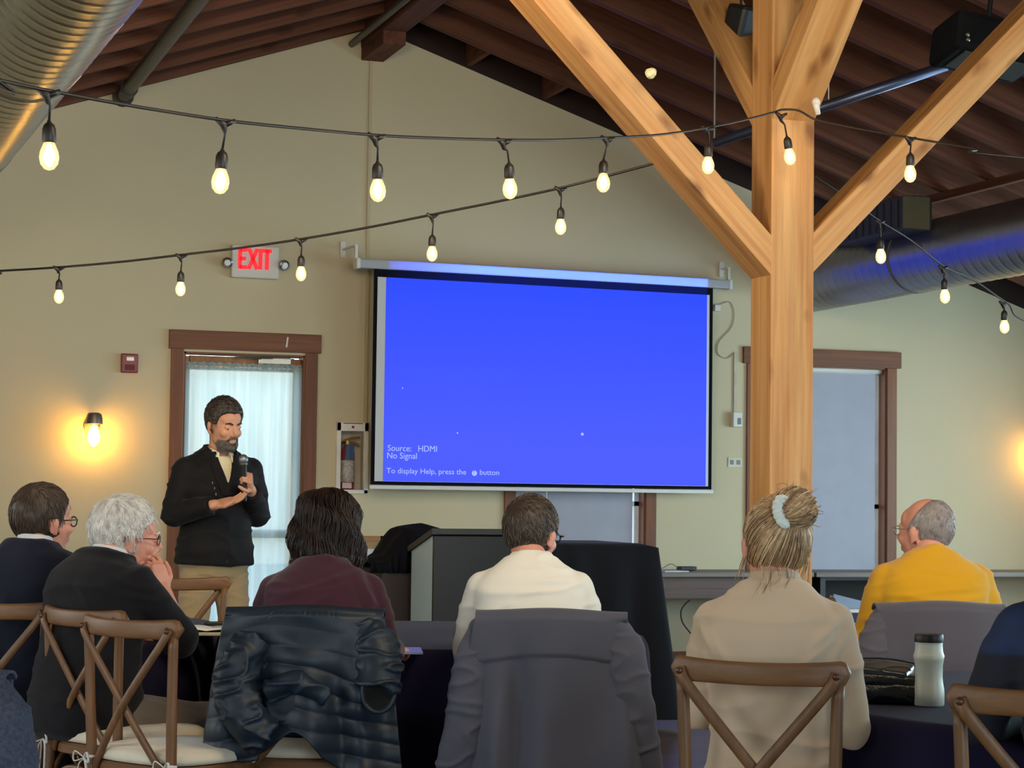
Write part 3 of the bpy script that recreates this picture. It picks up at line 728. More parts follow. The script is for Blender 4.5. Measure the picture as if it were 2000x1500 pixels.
string_light('string of glowing bulbs wrapping the post and crossing the right brace', [at(*q) for q in c1b] + [(7.2, 6.2, 2.5), (XR - .02, 6.6, 2.72)], drops([(1526, 222, 8.44, 42), (1778, 269, 8.2, 28)], [(.025, 0), (0, 0)]))
c2 = [(-60, 531, 10.4), (0, 529, 10.3), (115, 522, 10.0), (240, 511, 9.85), (352, 498, 9.7), (470, 484, 9.55), (588, 467, 9.4), (720, 444, 9.25), (845, 419, 9.1), (970, 394, 8.95), (1095, 367, 8.8), (1200, 340, 8.72), (1300, 313, 8.62)]
string_light('lower string of glowing bulbs rising in front of the exit sign towards the brace', [(XL + .02, 10.9, 2.66), (-.9, 10.6, 2.44)] + [at(*q) for q in c2], drops([(115, 522, 10.0, 22), (354, 498, 9.7, 30), (588, 467, 9.4, 30), (845, 419, 9.1, 38), (1095, 367, 8.8, 36)], [(.002, 0), (0, 0)]), r=.0055)
c3 = [(1592, 345, 9.0), (1650, 383, 9.15), (1718, 431, 9.4), (1780, 470, 9.65), (1842, 519, 9.9), (1900, 546, 10.15), (1965, 590, 10.4), (2050, 640, 10.8)]
string_light('short string of glowing bulbs dropping to the right below the grey duct', [at(*q) for q in c3] + [(8.4, 10.4, 2.18), (XR - .02, 11.4, 2.5)], drops([(1718, 431, 9.4, 32), (1842, 521, 9.9, 22), (1960, 590, 10.4, 14)], [(.004, 0), (.006, 0)]))
c = at(1594, 205, 8.52); o = MB().tube([c + Vector((0, 0, .03)), c, c + Vector((.01, 0, -.04))], [.008, .014, .01], 8).ell(c + Vector((0, 0, .012)), .018, n=10, m=8).build('cable_insulator', M_white, smooth=True); tag(o, 'small white insulator knob on the right side of the timber post', 'insulator')
# ---------------------------------------------------------------- people toolkit
def remesh(mb, name, voxel, smooth, material, parent=None, disp=None, cut=None, solid=0.0):
    o = meshobj(name, mb.v, mb.f, None, None, True)
    bm = bmesh.new(); bm.from_mesh(o.data); bmesh.ops.recalc_face_normals(bm, faces=bm.faces); bm.to_mesh(o.data); bm.free()
    r = o.modifiers.new('r', 'REMESH'); r.mode = 'VOXEL'; r.voxel_size = voxel; r.use_smooth_shade = True
    s = o.modifiers.new('s', 'SMOOTH'); s.factor = .5; s.iterations = smooth
    evalmesh(o)
    if disp:
        nr = [v.normal.copy() for v in o.data.vertices]
        for v, n in zip(o.data.vertices, nr):
            v.co = v.co + n * disp(v.co, n)
        o.data.update()
    if cut:
        bm = bmesh.new(); bm.from_mesh(o.data)
        dl = [f for f in bm.faces if cut(f.calc_center_median())]
        bmesh.ops.delete(bm, geom=dl, context='FACES'); bm.to_mesh(o.data); bm.free()
    if solid:
        md = o.modifiers.new('t', 'SOLIDIFY'); md.thickness = solid; md.offset = -1; evalmesh(o)
    for p in o.data.polygons: p.use_smooth = True
    o.data.materials.clear(); o.data.materials.append(material)
    o.parent = parent
    return o

class Spine:
    def __init__(s, hp, lean0, lean1, L=.58, y0=0.0):
        s.hp, s.a0, s.a1, s.L, s.y0 = hp, R(lean0), R(lean1), L, y0
    def th(s, t): return s.a0 + (s.a1 - s.a0) * max(0, min(1, t / s.L))
    def p(s, t):
        n = 24; y = s.y0; z = s.hp
        for i in range(n):
            th = s.th(t * (i + .5) / n); y += math.sin(th) * t / n; z += math.cos(th) * t / n
        return Vector((0, y, z))
    def P(s, t, x, y):
        th = s.th(t); return s.p(t) + Vector((x, y * math.cos(th), -y * math.sin(th)))

SECT = [(-.085, .10, .075, 0), (-.06, .145, .10, 0), (0, .168, .115, 0), (.08, .162, .112, 0), (.18, .148, .105, 0), (.28, .152, .108, .0), (.36, .168, .112, 0), (.43, .182, .108, -.004), (.475, .178, .095, -.008), (.51, .142, .078, -.012), (.54, .10, .064, -.012), (.57, .070, .056, -.008), (.60, .056, .052, 0)]
def torso(mb, sp, sw=1.0, sd=1.0, g=0.0, sect=SECT, n=36, smax=9, smin=-9, belly=0.0):
    ss = [q for q in sect if smin <= q[0] <= smax]
    rows = []
    for (t, w, d, yo) in ss:
        t2 = t * sp.L / .58
        W = w * (sw if t < .53 else 1) + g; Dp = d * (sd if t < .53 else 1) + g
        by = belly * math.exp(-((t - .12) / .12) ** 2)
        ring = []
        for k in range(n):
            a = 2 * PI * k / n; c, s = math.cos(a), math.sin(a)
            x = W * math.copysign(abs(c) ** .82, c); y = (Dp + (by if s > 0 else 0)) * math.copysign(abs(s) ** .82, s) + yo
            ring.append(sp.P(t2, x, y))
        rows.append(ring)
    vs = [v for r in rows for v in r]; fs = []
    for i in range(len(rows) - 1):
        for k in range(n): fs.append((i * n + k, i * n + (k + 1) % n, (i + 1) * n + (k + 1) % n, (i + 1) * n + k))
    fs.append(tuple(range(n))[::-1]); fs.append(tuple(range((len(rows) - 1) * n, len(rows) * n)))
    mb._add(vs, fs)

def limb(mb, a, b, c, ra, rb, rc, n=20, mid=None):
    """two-segment limb with rounded joints, tapering"""
    a, b, c = Vector(a), Vector(b), Vector(c); m = mid or (ra + rb) / 2 * 1.04
    mb.tube([a, a.lerp(b, .45), b], [ra, m, rb], n); mb.tube([b, b.lerp(c, .35), c], [rb, rb * 1.02, rc], n)
    mb.ell(a, ra * 1.0, n=16, m=10); mb.ell(b, rb * 1.02, n=16, m=10); mb.ell(c, rc, n=12, m=8)

def hand(mb, wr, d, pn, side, curl=.5, spread=.12, thumb=.7, sc=1.0, curls=None):
    """wr wrist, d direction of the palm, pn palm normal (the way the palm faces), side +1 if the thumb lies on d x pn side"""
    d = Vector(d).normalized(); pn = Vector(pn); pn = (pn - d * pn.dot(d)).normalized(); x = d.cross(pn).normalized() * side
    wr = Vector(wr)
    pc = wr + d * .045 * sc
    M = Matrix((x, d, pn)).transposed().to_4x4()
    bm = bmesh.new(); bmesh.ops.create_cube(bm, size=1)
    bmesh.ops.bevel(bm, geom=list(bm.edges), offset=.28, segments=3, profile=.6, affect='EDGES')
    T = Matrix.Translation(pc) @ M @ Matrix.Diagonal((.078 * sc, .095 * sc, .028 * sc, 1)); mb.bm(bm, T)
    mb.tube([wr - d * .03, wr + d * .02], [.026 * sc, .027 * sc], 14, flat=.75, up=pn)
    lens = [.072, .08, .074, .058]; rads = [.0088, .009, .0085, .0075]
    for i in range(4):
        off = (1.5 - i) * .0195 * sc
        base = wr + d * (.085 - abs(i - 1.2) * .003) * sc + x * off
        dd = (d + x * (1.5 - i) * spread).normalized(); L = lens[i] * sc; r = rads[i] * sc
        cu = (curls[i] if curls else curl)
        pts = [base - dd * .02, base]; cur = base; ang = 0
        for f, frac in enumerate((.45, .31, .24)):
            ang += cu * (.9 if f == 0 else 1.15)
            v = dd * math.cos(ang) + pn * math.sin(ang); cur = cur + v * L * frac; pts.append(cur.copy())
        mb.tube(pts, [r * 1.08, r * 1.05, r, r * .92, r * .75], 10, up=x); mb.ell(pts[-1], r * .8, n=8, m=6)
    b = wr + d * .025 * sc + x * .03 * sc
    t1 = b + (d * .55 + x * .75 + pn * .3 * thumb).normalized() * .036 * sc
    t2 = t1 + (d * .8 + x * .25 + pn * .7 * thumb).normalized() * .03 * sc
    t3 = t2 + (d * .85 - x * .05 + pn * .8 * thumb).normalized() * .024 * sc
    mb.tube([b - x * .01, b, t1, t2, t3], [.014 * sc, .0145 * sc, .0115 * sc, .0105 * sc, .0085 * sc], 10); mb.ell(t3, .009 * sc, n=8, m=6)

class Head:
    def __init__(s, c, yaw=0, pitch=0, roll=0, sc=1.0):
        s.c = Vector(c); s.sc = sc
        s.M = Matrix.Translation(s.c) @ Euler((R(-pitch), R(roll), R(-yaw)), 'ZXY').to_matrix().to_4x4() @ Matrix.Diagonal((sc, sc, sc, 1)) if False else None
        rot = Matrix.Rotation(R(-yaw), 4, 'Z') @ Matrix.Rotation(R(-pitch), 4, 'X') @ Matrix.Rotation(R(roll), 4, 'Y')
        s.M = Matrix.Translation(s.c) @ rot @ Matrix.Diagonal((sc, sc, sc, 1))
    def __call__(s, v): return s.M @ Vector(v)

def head_shape(mb, h, neck_to, neck_r=.054, jaw=1.0, nose=1.0):
    m = MB()
    m.ell((0, -.010, .022), (.0755, .097, .094), n=28, m=20)
    m.ell((0, .030, -.022), (.064, .074, .082), n=24, m=16)
    m.ell((0, .032, -.068), (.052 * jaw, .060, .046), n=20, m=14)
    m.ell((0, .082, -.098), (.022, .020, .018)); m.ell((0, .05, -.09), (.040 * jaw, .045, .028))
    m.ell((0, .086, .024), (.044, .014, .011)); m.ell((0, .045, .042), (.060, .050, .048))
    for s in (-1, 1):
        m.ell((s * .036, .068, -.026), (.024, .026, .024)); m.ell((s * .046, .02, -.06), (.014, .035, .03))
        m.ell((s * .031, .0825, .0075), (.0155, .0135, .0115))
        m.ell((s * .078, -.004, -.012), (.0075, .018, .031), rot=(R(-12), R(s * -6), R(s * -28)), n=16, m=12)
        m.ell((s * .083, -.010, -.004), (.005, .016, .022), rot=(R(-12), 0, R(s * -30)), n=14, m=10)
        m.ell((s * .078, .004, -.038), (.006, .008, .011))
    m.tube([(0, .094, .022), (0, .106, .0), (0, .119 * nose, -.022), (0, .113, -.036)], [.0085, .010, .0135, .009], 12)
    for s in (-1, 1): m.ell((s * .0115, .106, -.032), (.009, .010, .008))
    m.ell((0, .0985, -.055), (.024, .010, .0065)); m.ell((0, .0965, -.066), (.021, .010, .0075))
    mb._add([h(v) for v in m.v], m.f)
    a = h((0, -.028, -.045)); b = Vector(neck_to)
    mb.tube([a, a.lerp(b, .5), b, b + (b - a) * .25], [neck_r * .98, neck_r * .96, neck_r * 1.0, neck_r * 1.0], 20)
    m2 = h((0, .02, -.075)); mb.tube([m2, b.lerp(m2, .3)], [.038, .046], 14)

def eyes(h, body, brow_mat=None, iris='#4a3624', squint=.6):
    for s in (-1, 1):
        c = Vector((s * .031, .0815, .0015)); m = MB().ell(c, .0120, n=16, m=12); m.v = [h(v) for v in m.v]; m.build('eyeball', mat('shaded eye white', '#a89c92', .4), body, smooth=True)  # white darkened, the skin shadow over the eye is put into the colour
        m = MB().ell(c + Vector((0, .0090, -.003)), (.0055, .0040, .0055), n=12, m=8); m.v = [h(v) for v in m.v]; m.build('iris', mat('iris', iris, .2), body, smooth=True)
        if brow_mat:
            m = MB().tube([(s * .013, .103, .023), (s * .03, .1005, .03), (s * .048, .087, .024)], [.0035, .0045, .002], 8, flat=1.0); m.v = [h(v) for v in m.v]; m.build('eyebrow', brow_mat, body, smooth=True)

def cran(d, cx=(0, -.010, .022), r=(.0755, .097, .094)):
    """distance from the head centre to the cranium along unit direction d"""
    c = Vector(cx); q = Vector((d.x / r[0], d.y / r[1], d.z / r[2])); o = Vector((-c.x / r[0], -c.y / r[1], -c.z / r[2]))
    A = q.dot(q); B = 2 * q.dot(o); Cc = o.dot(o) - 1
    return (-B + math.sqrt(max(0, B * B - 4 * A * Cc))) / (2 * A)
def sstep(a, b, x):
    t = max(0, min(1, (x - a) / (b - a))); return t * t * (3 - 2 * t)

def hair_mats(cols, rough=.5): return [mat('hair strand', c, rough, var=.2, vscale=30, spec=.4) for c in cols]

def hair_cap(h, body, thick, mats, seed=0, strands=500, slen=.03, crown=(0, -.5, .85), rad=.0011, lift=.004, gdrop=.25, messy=.25, name='hair'):
    """closed hair shell whose thickness (metres over the skull) comes from thick(direction), plus strands combed away from the crown"""
    rnd = random.Random(seed); nu, nv = 88, 60
    crown = Vector(crown).normalized(); m = MB()
    def surf(d):
        th = thick(d); t = max(th, -.02)
        return cran(d) + t
    def f(u, v):
        a = 2 * PI * u; b = -PI / 2 + PI * v
        d = Vector((math.cos(b) * math.cos(a), math.cos(b) * math.sin(a), math.sin(b)))
        n = noise.noise(Vector((d.x * 9, d.y * 9, d.z * 4)) + Vector((seed, 0, 0))) * .0035 if thick(d) > 0 else 0
        return d * (surf(d) + n)
    m.grid(f, nu, nv, wrap=True); m.v = [h(v) for v in m.v]
    m.mi = [0] * len(m.f)
    b0 = len(m.v); k = 0; tries = 0
    while k < strands and tries < strands * 6:
        tries += 1
        d = Vector((rnd.gauss(0, 1), rnd.gauss(0, 1), rnd.gauss(0, 1))).normalized(); th = thick(d)
        if th < .002: continue
        k += 1; pts = []; p = d * (surf(d) - .002); L = slen * rnd.uniform(.7, 1.25)
        flow = (d - crown * d.dot(crown)).normalized() if abs(d.dot(crown)) < .995 else Vector((0, 1, 0))
        jit = Vector((rnd.gauss(0, 1), rnd.gauss(0, 1), rnd.gauss(0, 1))) * messy
        n = 5
        for i in range(n + 1):
            pts.append(h(p))
            dn = p.normalized(); t = flow - dn * flow.dot(dn) + Vector((0, 0, -gdrop)) + jit; t = (t - dn * t.dot(dn)).normalized()
            p = p + t * L / n; dn = p.normalized(); p = dn * (surf(dn) + lift * (i / n)) if thick(dn) > -.015 else p
        m.cur = rnd.randrange(len(mats)); m.tube(pts, [rad, rad * 1.1, rad, rad * .9, rad * .7, rad * .3], 4, cap=False)
    o = meshobj(name, m.v, m.f, None, body, True, mats, m.mi); return o

def glasses(h, body, col='#202024', metal=False, rim=.0016):
    m = MB()
    for s in (-1, 1):
        pts = []
        for k in range(17):
            a = 2 * PI * k / 16; pts.append((s * .033 + .024 * math.cos(a), .108 - abs(s * .033 + .024 * math.cos(a)) * .12, .004 + .017 * math.sin(a)))
        m.tube(pts, rim, 6)
        m.tube([(s * .058, .101, .010), (s * .074, .092, .012), (s * .080, .04, .008), (s * .081, -.0, .006), (s * .08, -.018, -.012)], rim, 6)
    m.tube([(-.010, .110, .010), (0, .112, .013), (.010, .110, .010)], rim, 6)
    m.v = [h(v) for v in m.v]; return m.build('glasses', mat('glasses frame', col, .35, metal=.8 if metal else 0), body, smooth=True)

def folds(seed, amp, f=(5, 5, 14), f2=(16, 16, 30), mask=None):
    off = Vector((seed * 3.7, seed * 1.9, seed))
    def fn(p, n):
        a = 1 - min(1, abs(noise.noise(Vector((p.x * f[0], p.y * f[1], p.z * f[2])) + off)) * 3.0)
        b = noise.noise(Vector((p.x * f2[0], p.y * f2[1], p.z * f2[2])) + off)
        k = mask(p) if mask else 1
        return (amp * a * a + amp * .25 * b) * k
    return fn

def seg_dist(p, a, b):
    ab = b - a; t = max(0, min(1, (p - a).dot(ab) / ab.length_squared)); return (p - a - ab * t).length, t
def ridge_set(lst, base=None):
    """named folds: (a, b, width, amplitude)"""
    L = [(Vector(a), Vector(b), w, am) for a, b, w, am in lst]
    def fn(p, n):
        s = base(p, n) if base else 0
        if n.y > .35: return s
        for a, b, w, am in L:
            d, t = seg_dist(Vector((p.x, 0, p.z)), Vector((a.x, 0, a.z)), Vector((b.x, 0, b.z)))
            if d < 3 * w: s += am * math.exp(-(d / w) ** 2) * math.sin(PI * (.1 + .8 * t))
        return s
    return fn

SKIN = mat('skin fair', '#c98f78', .5, var=.06, vscale=20, spec=.3)
SKIN_P = mat('skin pink', '#d0937e', .5, var=.08, vscale=18, spec=.3)

def make_person(label, loc, yaw, sp, head, arms, legs, sw=1.0, sd=1.0, belly=0.0, skin=SKIN, voxel=.006, hands=None, shx=.172, jaw=1.0, neck_r=.054, scale=1.0):
    """the body: one continuous surface in the pose given"""
    mb = MB(); torso(mb, sp, sw, sd, -.008, belly=belly)
    sh = {s: sp.P(.465 * sp.L / .58, s * (shx * sw - .012), arms.get('fwd', 0)) for s in (-1, 1)}
    for s, k in ((1, 'R'), (-1, 'L')):
        e, w = arms[k][:2]; limb(mb, sh[s], e, w, .047, .038, .027)
        hd = arms[k][2:] or None
        if hd: hand(mb, w, *hd[0:2], hd[2], **(hd[3] if len(hd) > 3 else {}))
    for s, k in ((1, 'R'), (-1, 'L')):
        kn, an, ft = legs[k]; hip = Vector((s * .088, sp.y0, sp.hp))
        limb(mb, hip, kn, an, .080, .056, .038); an = Vector(an); ft = Vector(ft)
        mb.tube([an - Vector((0, .02, .03)) if False else an, an.lerp(ft, .5) + Vector((0, 0, -.035)), ft], [.036, .034, .025], 12)
    nb = sp.P(.575 * sp.L / .58, 0, 0)
    head_shape(mb, head, nb, neck_r, jaw)
    o = remesh(mb, 'person', voxel, 4, skin)
    o.location = loc; o.rotation_euler = (0, 0, -YAW - R(yaw))
    tag(o, label, 'person'); o['sh'] = 0; del o['sh']
    return o, sh

def top_garment(name, body, sp, arms, sh, material, g=.012, sw=1.0, sd=1.0, belly=0.0, voxel=.0075, disp=None, smin=-.02, sleeve=(.062, .052, .042), collar=None, cut=None, smooth=9, cuff=1.0, solid=0.0, hem=None, shoulder=.0, sect=SECT):
    mb = MB(); torso(mb, sp, sw, sd, g, smin=smin, smax=.575, belly=belly, sect=sect)
    if hem: hem(mb)
    for s, k in ((1, 'R'), (-1, 'L')):
        e, w = Vector(arms[k][0]), Vector(arms[k][1]); w2 = e.lerp(w, cuff)
        ra, rb, rc = sleeve
        a = sh[s] + Vector((0, 0, shoulder)); mb.tube([a, a.lerp(e, .4), e.lerp(a, .08), e.lerp(w2, .08), e.lerp(w2, .5), w2], [ra * .93, ra * .97, rb * 1.03, rb * 1.03, (rb + rc) / 2, rc], 22)
        mb.ell(a, (ra * .93, ra * .93, ra * .9), n=18, m=12); mb.ell(e, rb * 1.06, n=16, m=10)
        mb.tube([w2 - (w2 - e).normalized() * .02, w2], [rc * 1.03, rc * 1.03], 18)
        # deltoid to neck slope
        q = sp.P(.525 * sp.L / .58, s * .045, -.012); mb.tube([q, a], [.034 + g * .6, ra * .86], 18)
    if collar: collar(mb)
    return remesh(mb, name, voxel, smooth, material, body, disp, cut, solid)

def trousers(body, sp, legs, material, g=.014, sw=1.0, voxel=.009, wide=1.0, hem_z=0):
    mb = MB(); torso(mb, sp, sw, 1.0, g * .8, smin=-.1, smax=.09)
    for s, k in ((1, 'R'), (-1, 'L')):
        kn, an, ft = [Vector(q) for q in legs[k]]; hip = Vector((s * .088, sp.y0, sp.hp))
        limb(mb, hip, kn, an, (.083 + g) * wide, (.060 + g) * wide, (.052 + g * .5) * wide)
    return remesh(mb, 'trousers', voxel, 3, material, body, folds(3, .006))

def shoes(body, legs, material):
    for s, k in ((1, 'R'), (-1, 'L')):
        kn, an, ft = [Vector(q) for q in legs[k]]; d = (ft - an); d.z = 0; d = d.normalized(); a = Vector((an.x, an.y, 0))
        m = MB(); zx = Matrix.Rotation(math.atan2(-d.x, d.y), 4, 'Z')
        q = MB().ell((0, .03, .045), (.045, .085, .045)).ell((0, .13, .035), (.047, .075, .033)).ell((0, -.03, .045), (.038, .05, .05)).box((0, .06, .012), (.08, .26, .022), bev=.01)
        m._add([a + zx @ v for v in q.v], q.f); remesh(m, 'shoe', .007, 2, material, body)

def seated_legs(kx=.13, ky=.43, kz=.50, ax=.13, ay=.40, fy=.16, y0=0.0):
    return {k: (Vector((s * kx, y0 + ky, kz)), Vector((s * ax, y0 + ay, .09)), Vector((s * ax * 1.1, y0 + ay + fy, .035))) for k, s in (('R', 1), ('L', -1))}
# ---------------------------------------------------------------- cross-back chairs
M_chair = wood('chair wood', '#5e3f24', '#7c5736', .45, axis=0, scale=1.2)
M_chairz = wood('chair wood upright', '#5a3d24', '#785434', .45, axis=2, scale=1.2)
M_cush = cloth_mat('cream cushion', '#d6cdb8')
M_tie = cloth_mat('white ribbon', '#d8d6d0')
def make_chair():
    t = empty('cross_back_chair')
    yb = lambda x: -.205 - .045 * (1 - (x / .2175) ** 2)
    def rail(u, v):
        x = -.2175 + .435 * u; e = abs(2 * u - 1); a = 2 * PI * v
        hh = .0275 + .004 * e ** 3
        if e > .9: hh *= math.sqrt(max(0.02, 1 - ((e - .9) / .1) ** 2))
        cz = .885 + .006 * e * e
        return (x, yb(x) + .011 * math.copysign(abs(math.cos(a)) ** .6, math.cos(a)), cz + hh * math.copysign(abs(math.sin(a)) ** .6, math.sin(a)))
    m = MB(); m.grid(lambda v, u: rail(u, v), 16, 41, wrap=True)
    m.f.append(tuple(range(16))); m.f.append(tuple(range(40 * 16, 41 * 16))); m.mi += [0, 0]
    m.build('top_rail', M_chair, t, smooth=True)
    for s in (-1, 1):
        MB().tube(bezier([(s * .195, -.27, 0), (s * .185, -.225, .22), (s * .178, -.2, .44), (s * .182, -.205, .65), (s * .19, -.212, .87)], 6), [.015] * 6 + [.0165] * 12 + [.0155] * 7, 12).build('rear_post', M_chairz, t, smooth=True)
        b = bezier([(s * .192, -.232, .89), (s * .165, -.238, .845), (s * .010, -.236 - s * .006, .66), (s * -.125, -.214, .495), (s * -.160, -.2, .45)], 8)
        MB().tube(b, .0145, 10, flat=.5, up=Vector((0, -1, 0))).build('cross_brace', M_chairz, t, smooth=True)
        MB().lathe([(0, 0), (.0095, 0), (.0085, .004), (0, .006)], (s * .190, -.240, .885), 12, axis=(0, -1, 0)).build('bolt', mat('bolt', '#4a2c18', .4), t, smooth=True)
        MB().tube(bezier([(s * .165, .19, .43), (s * .172, .205, .2), (s * .18, .215, 0)], 6), [.017] * 7 + [.014] * 6, 12).build('front_leg', M_chairz, t, smooth=True)
        MB().tube(bezier([(s * .18, -.23, .17), (s * .19, -.1, .36), (s * .188, 0, .405), (s * .185, .1, .36), (s * .176, .2, .17)], 8), .009, 10).build('hoop_stretcher', M_chairz, t, smooth=True)
        MB().tube([(s * .185, -.235, .2), (s * .176, .205, .2)], .009, 10).build('side_stretcher', M_chairz, t, smooth=True)
    for y in (-.23, .2):
        MB().tube(bezier([(-.18, y, .17), (-.1, y, .36), (0, y, .405), (.1, y, .36), (.18, y, .17)], 8), .009, 10).build('hoop_stretcher', M_chair, t, smooth=True)
    def sring(z, k=1.0):
        out = []
        for i in range(48):
            a = 2 * PI * i / 48; c, s = math.cos(a), math.sin(a)
            out.append((.215 * k * math.copysign(abs(c) ** .6, c) * (1 - .05 * (s < 0) * abs(s)), -.005 + .215 * k * math.copysign(abs(s) ** .6, s), z))
        return out
    def disc(prof):
        m = MB(); rows = [sring(z, k) for k, z in prof]; vs = [v for r in rows for v in r]; n = 48
        fs = [(i * n + j, i * n + (j + 1) % n, (i + 1) * n + (j + 1) % n, (i + 1) * n + j) for i in range(len(rows) - 1) for j in range(n)]
        fs += [tuple(range(n))[::-1], tuple(range((len(rows) - 1) * n, len(rows) * n))]; m._add(vs, fs); return m
    disc([(.96, .44), (1, .445), (1, .472), (.97, .478)]).build('seat_frame', M_chair, t, autos=40)
    disc([(.90, .479), (.985, .484), (1.0, .495), (.985, .510), (.9, .521), (.5, .528), (.1, .529)]).build('cushion', M_cush, t, smooth=True)
    for s in (-1, 1):
        m = MB()
        for k, (dx, dz) in enumerate(((.02, -.12), (-.018, -.14))): m.tube(bezier([(s * .18, -.225, .482), (s * .18 + dx, -.235, .45), (s * .18 + dx * .7, -.232, .482 + dz)], 6), .004, 6, flat=.4)
        for dx in (.028, -.028): m.tube(bezier([(s * .18, -.226, .482), (s * .18 + dx, -.24, .502), (s * .18 + dx * 1.2, -.238, .472), (s * .18, -.228, .482)], 6), .004, 6, flat=.4)
        m.tube([(s * .155, -.2, .485), (s * .18, -.226, .487), (s * .205, -.2, .485)], .005, 6); m.build('cushion_tie', M_tie, t, smooth=True)
    return t
_chair = make_chair(); _used = []
def place_chair(label, px, D, yaw, off=0.0):
    """px, D: where the seat centre stands on the floor; yaw clockwise from the camera's forward direction"""
    c = _chair if not _used else copy_tree(_chair); _used.append(c)
    p = spot(px, D); c.location = (p.x, p.y, 0); c.rotation_euler = (0, 0, -YAW - R(yaw))
    tag(c, label, 'chair', 'cross back chairs'); return c
def fwd(yaw, d, px, D):
    """floor point d metres ahead of (px, D) along the heading"""
    p = spot(px, D); a = YAW + R(yaw); return Vector((p.x + math.sin(a) * d, p.y + math.cos(a) * d, 0))
def chair_from_rail(label, px, D, yaw):
    p = fwd(yaw, .23, px, D); c = _chair if not _used else copy_tree(_chair); _used.append(c)
    c.location = p; c.rotation_euler = (0, 0, -YAW - R(yaw)); tag(c, label, 'chair', 'cross back chairs'); return c
S_bun = chair_from_rail('brown cross-back chair with a bare back holding the woman in the beige turtleneck', 1482, 4.9, 20)
S_burg = chair_from_rail('cross-back chair hidden under the navy puffer jacket of the burgundy woman', 600, 6.35, 0)
S_white = chair_from_rail('cross-back chair covered by the long grey jacket of the white sweater man', 1080, 6.35, 2)
S_yel = chair_from_rail('cross-back chair under the grey jacket behind the man in mustard', 1838, 7.15, -4)
S_right = chair_from_rail('brown cross-back chair cut off by the bottom right corner', 2058, 4.25, 12)
S_white_hair = chair_from_rail('cross-back chair carrying the white haired man in the black jacket', 160, 6.66, 42)
S_empty = chair_from_rail('empty cross-back chair with a cream cushion seat in the lower left', 252, 6.2, 38)
S_far_left = chair_from_rail('cross-back chair at the left edge holding the man in the navy blazer', -10, 6.98, 14)
S_light = chair_from_rail('pale cross-back chair across the table in front of the speaker', 362, 9.15, 150)
S_hid = chair_from_rail('far cross-back chair showing only its rail end beside the timber post', 1530, 8.0, 0)
S_coat = chair_from_rail('cross-back chair under the heathered grey coat in the bottom left corner', -196, 4.35, 10)

# ---------------------------------------------------------------- tables and cloths
M_cloth = cloth_mat('black navy linen', '#191531', .95, sheen=.06)
def round_table(label, cl_label, px, D, r, drop, seed, nf=16):
    p = spot(px, D); t = empty('round_table', p); tag(t, label, 'table')
    MB().lathe([(0, .735), (r - .01, .735), (r, .74), (r, .752), (r - .008, .758), (0, .758)], n=64).build('tabletop', M_deck, t, autos=40)
    for k in range(4):
        a = PI / 4 + k * PI / 2; MB().tube([(.35 * math.cos(a), .35 * math.sin(a), .735), (.42 * math.cos(a), .42 * math.sin(a), 0)], .014, 10).build('leg', M_blackm, t)
    rnd = random.Random(seed); ph = [rnd.uniform(0, 6.3) for _ in range(6)]
    def cf(u, v):
        a = 2 * PI * u
        s = v * (r + drop)
        if s < r: return ((s + .003) * math.cos(a), (s + .003) * math.sin(a), .762)
        q = (s - r) / drop; w = (math.sin(a * nf + ph[0] + .6 * math.sin(a * 3 + ph[1])) * .5 + .35 * math.sin(a * (nf * .62) + ph[2])) * .055 * q ** .8 + .03 * q + .004
        w += .01 * min(1, q * 12)
        cor = 1 + .0 * a
        return ((r + w) * math.cos(a), (r + w) * math.sin(a), .762 - .002 - drop * q * cor)
    m = MB(); m.grid(cf, 220, 46, wrap=True); o = m.build('tablecloth', M_cloth, None, smooth=True); o.location = p
    tag(o, cl_label, 'tablecloth', 'dark tablecloths'); return p
T1 = round_table('round table with notepads on the left side in front of the speaker', 'short dark cloth on the left table under the open notebook', 20, 8.25, .84, .40, 1)
T2 = round_table('round table where the burgundy woman and the white sweater man sit', 'long dark navy cloth on the round table in the middle', 850, 7.95, .82, .70, 2)
T3 = round_table('round table at the right carrying the pale bottle', 'long dark navy cloth on the round table under the pale bottle', 2240, 5.62, .97, .70, 3)

# draped buffet table beyond the lectern
def box_cloth(name, label, x0, x1, y0, y1, zt, drop, material, seed=0, amp=.05, cat='tablecloth', flare=.06):
    """cloth over a box: rounded rectangle outline with hanging folds"""
    per = []; n = 60
    w, d = x1 - x0, y1 - y0; rc = .04
    def outline(u):
        L = 2 * (w + d); s = u * L
        if s < w: return Vector((x0 + s, y0)), Vector((0, -1))
        s -= w
        if s < d: return Vector((x1, y0 + s)), Vector((1, 0))
        s -= d
        if s < w: return Vector((x1 - s, y1)), Vector((0, 1))
        s -= w
        return Vector((x0, y1 - s)), Vector((-1, 0))
    L = 2 * (w + d); c = Vector(((x0 + x1) / 2, (y0 + y1) / 2))
    def corner(u):
        s = u * L; k = min(abs(s - q) for q in (0, w, w + d, 2 * w + d, L)); return math.exp(-(k / .09) ** 2)
    def f(u, v):
        p, nn = outline(u % 1.0)
        if v < .2: q = p * (v / .2) + c * (1 - v / .2); return (q.x, q.y, zt)
        q = (v - .2) / .8; cr = corner(u % 1.0)
        dirn = (nn * (1 - cr) + (p - c).normalized() * cr * 1.2)
        wv = (.5 + .5 * math.sin(u * L * 34 + 1.3 * math.sin(u * L * 9 + seed))) * amp * q ** .7 + flare * q * q * .4 + cr * (.10 * q) + .006
        return (p.x + dirn.x * wv, p.y + dirn.y * wv, zt - .001 - drop * q * (1 - .0 * cr))
    m = MB(); m.grid(f, 320, 24, wrap=True); o = m.build(name, material, None, smooth=True); tag(o, label, cat); return o
YT = 10.75
a = onY(1010, 1062, YT); b = onY(1283, 1062, YT); zt = b.z
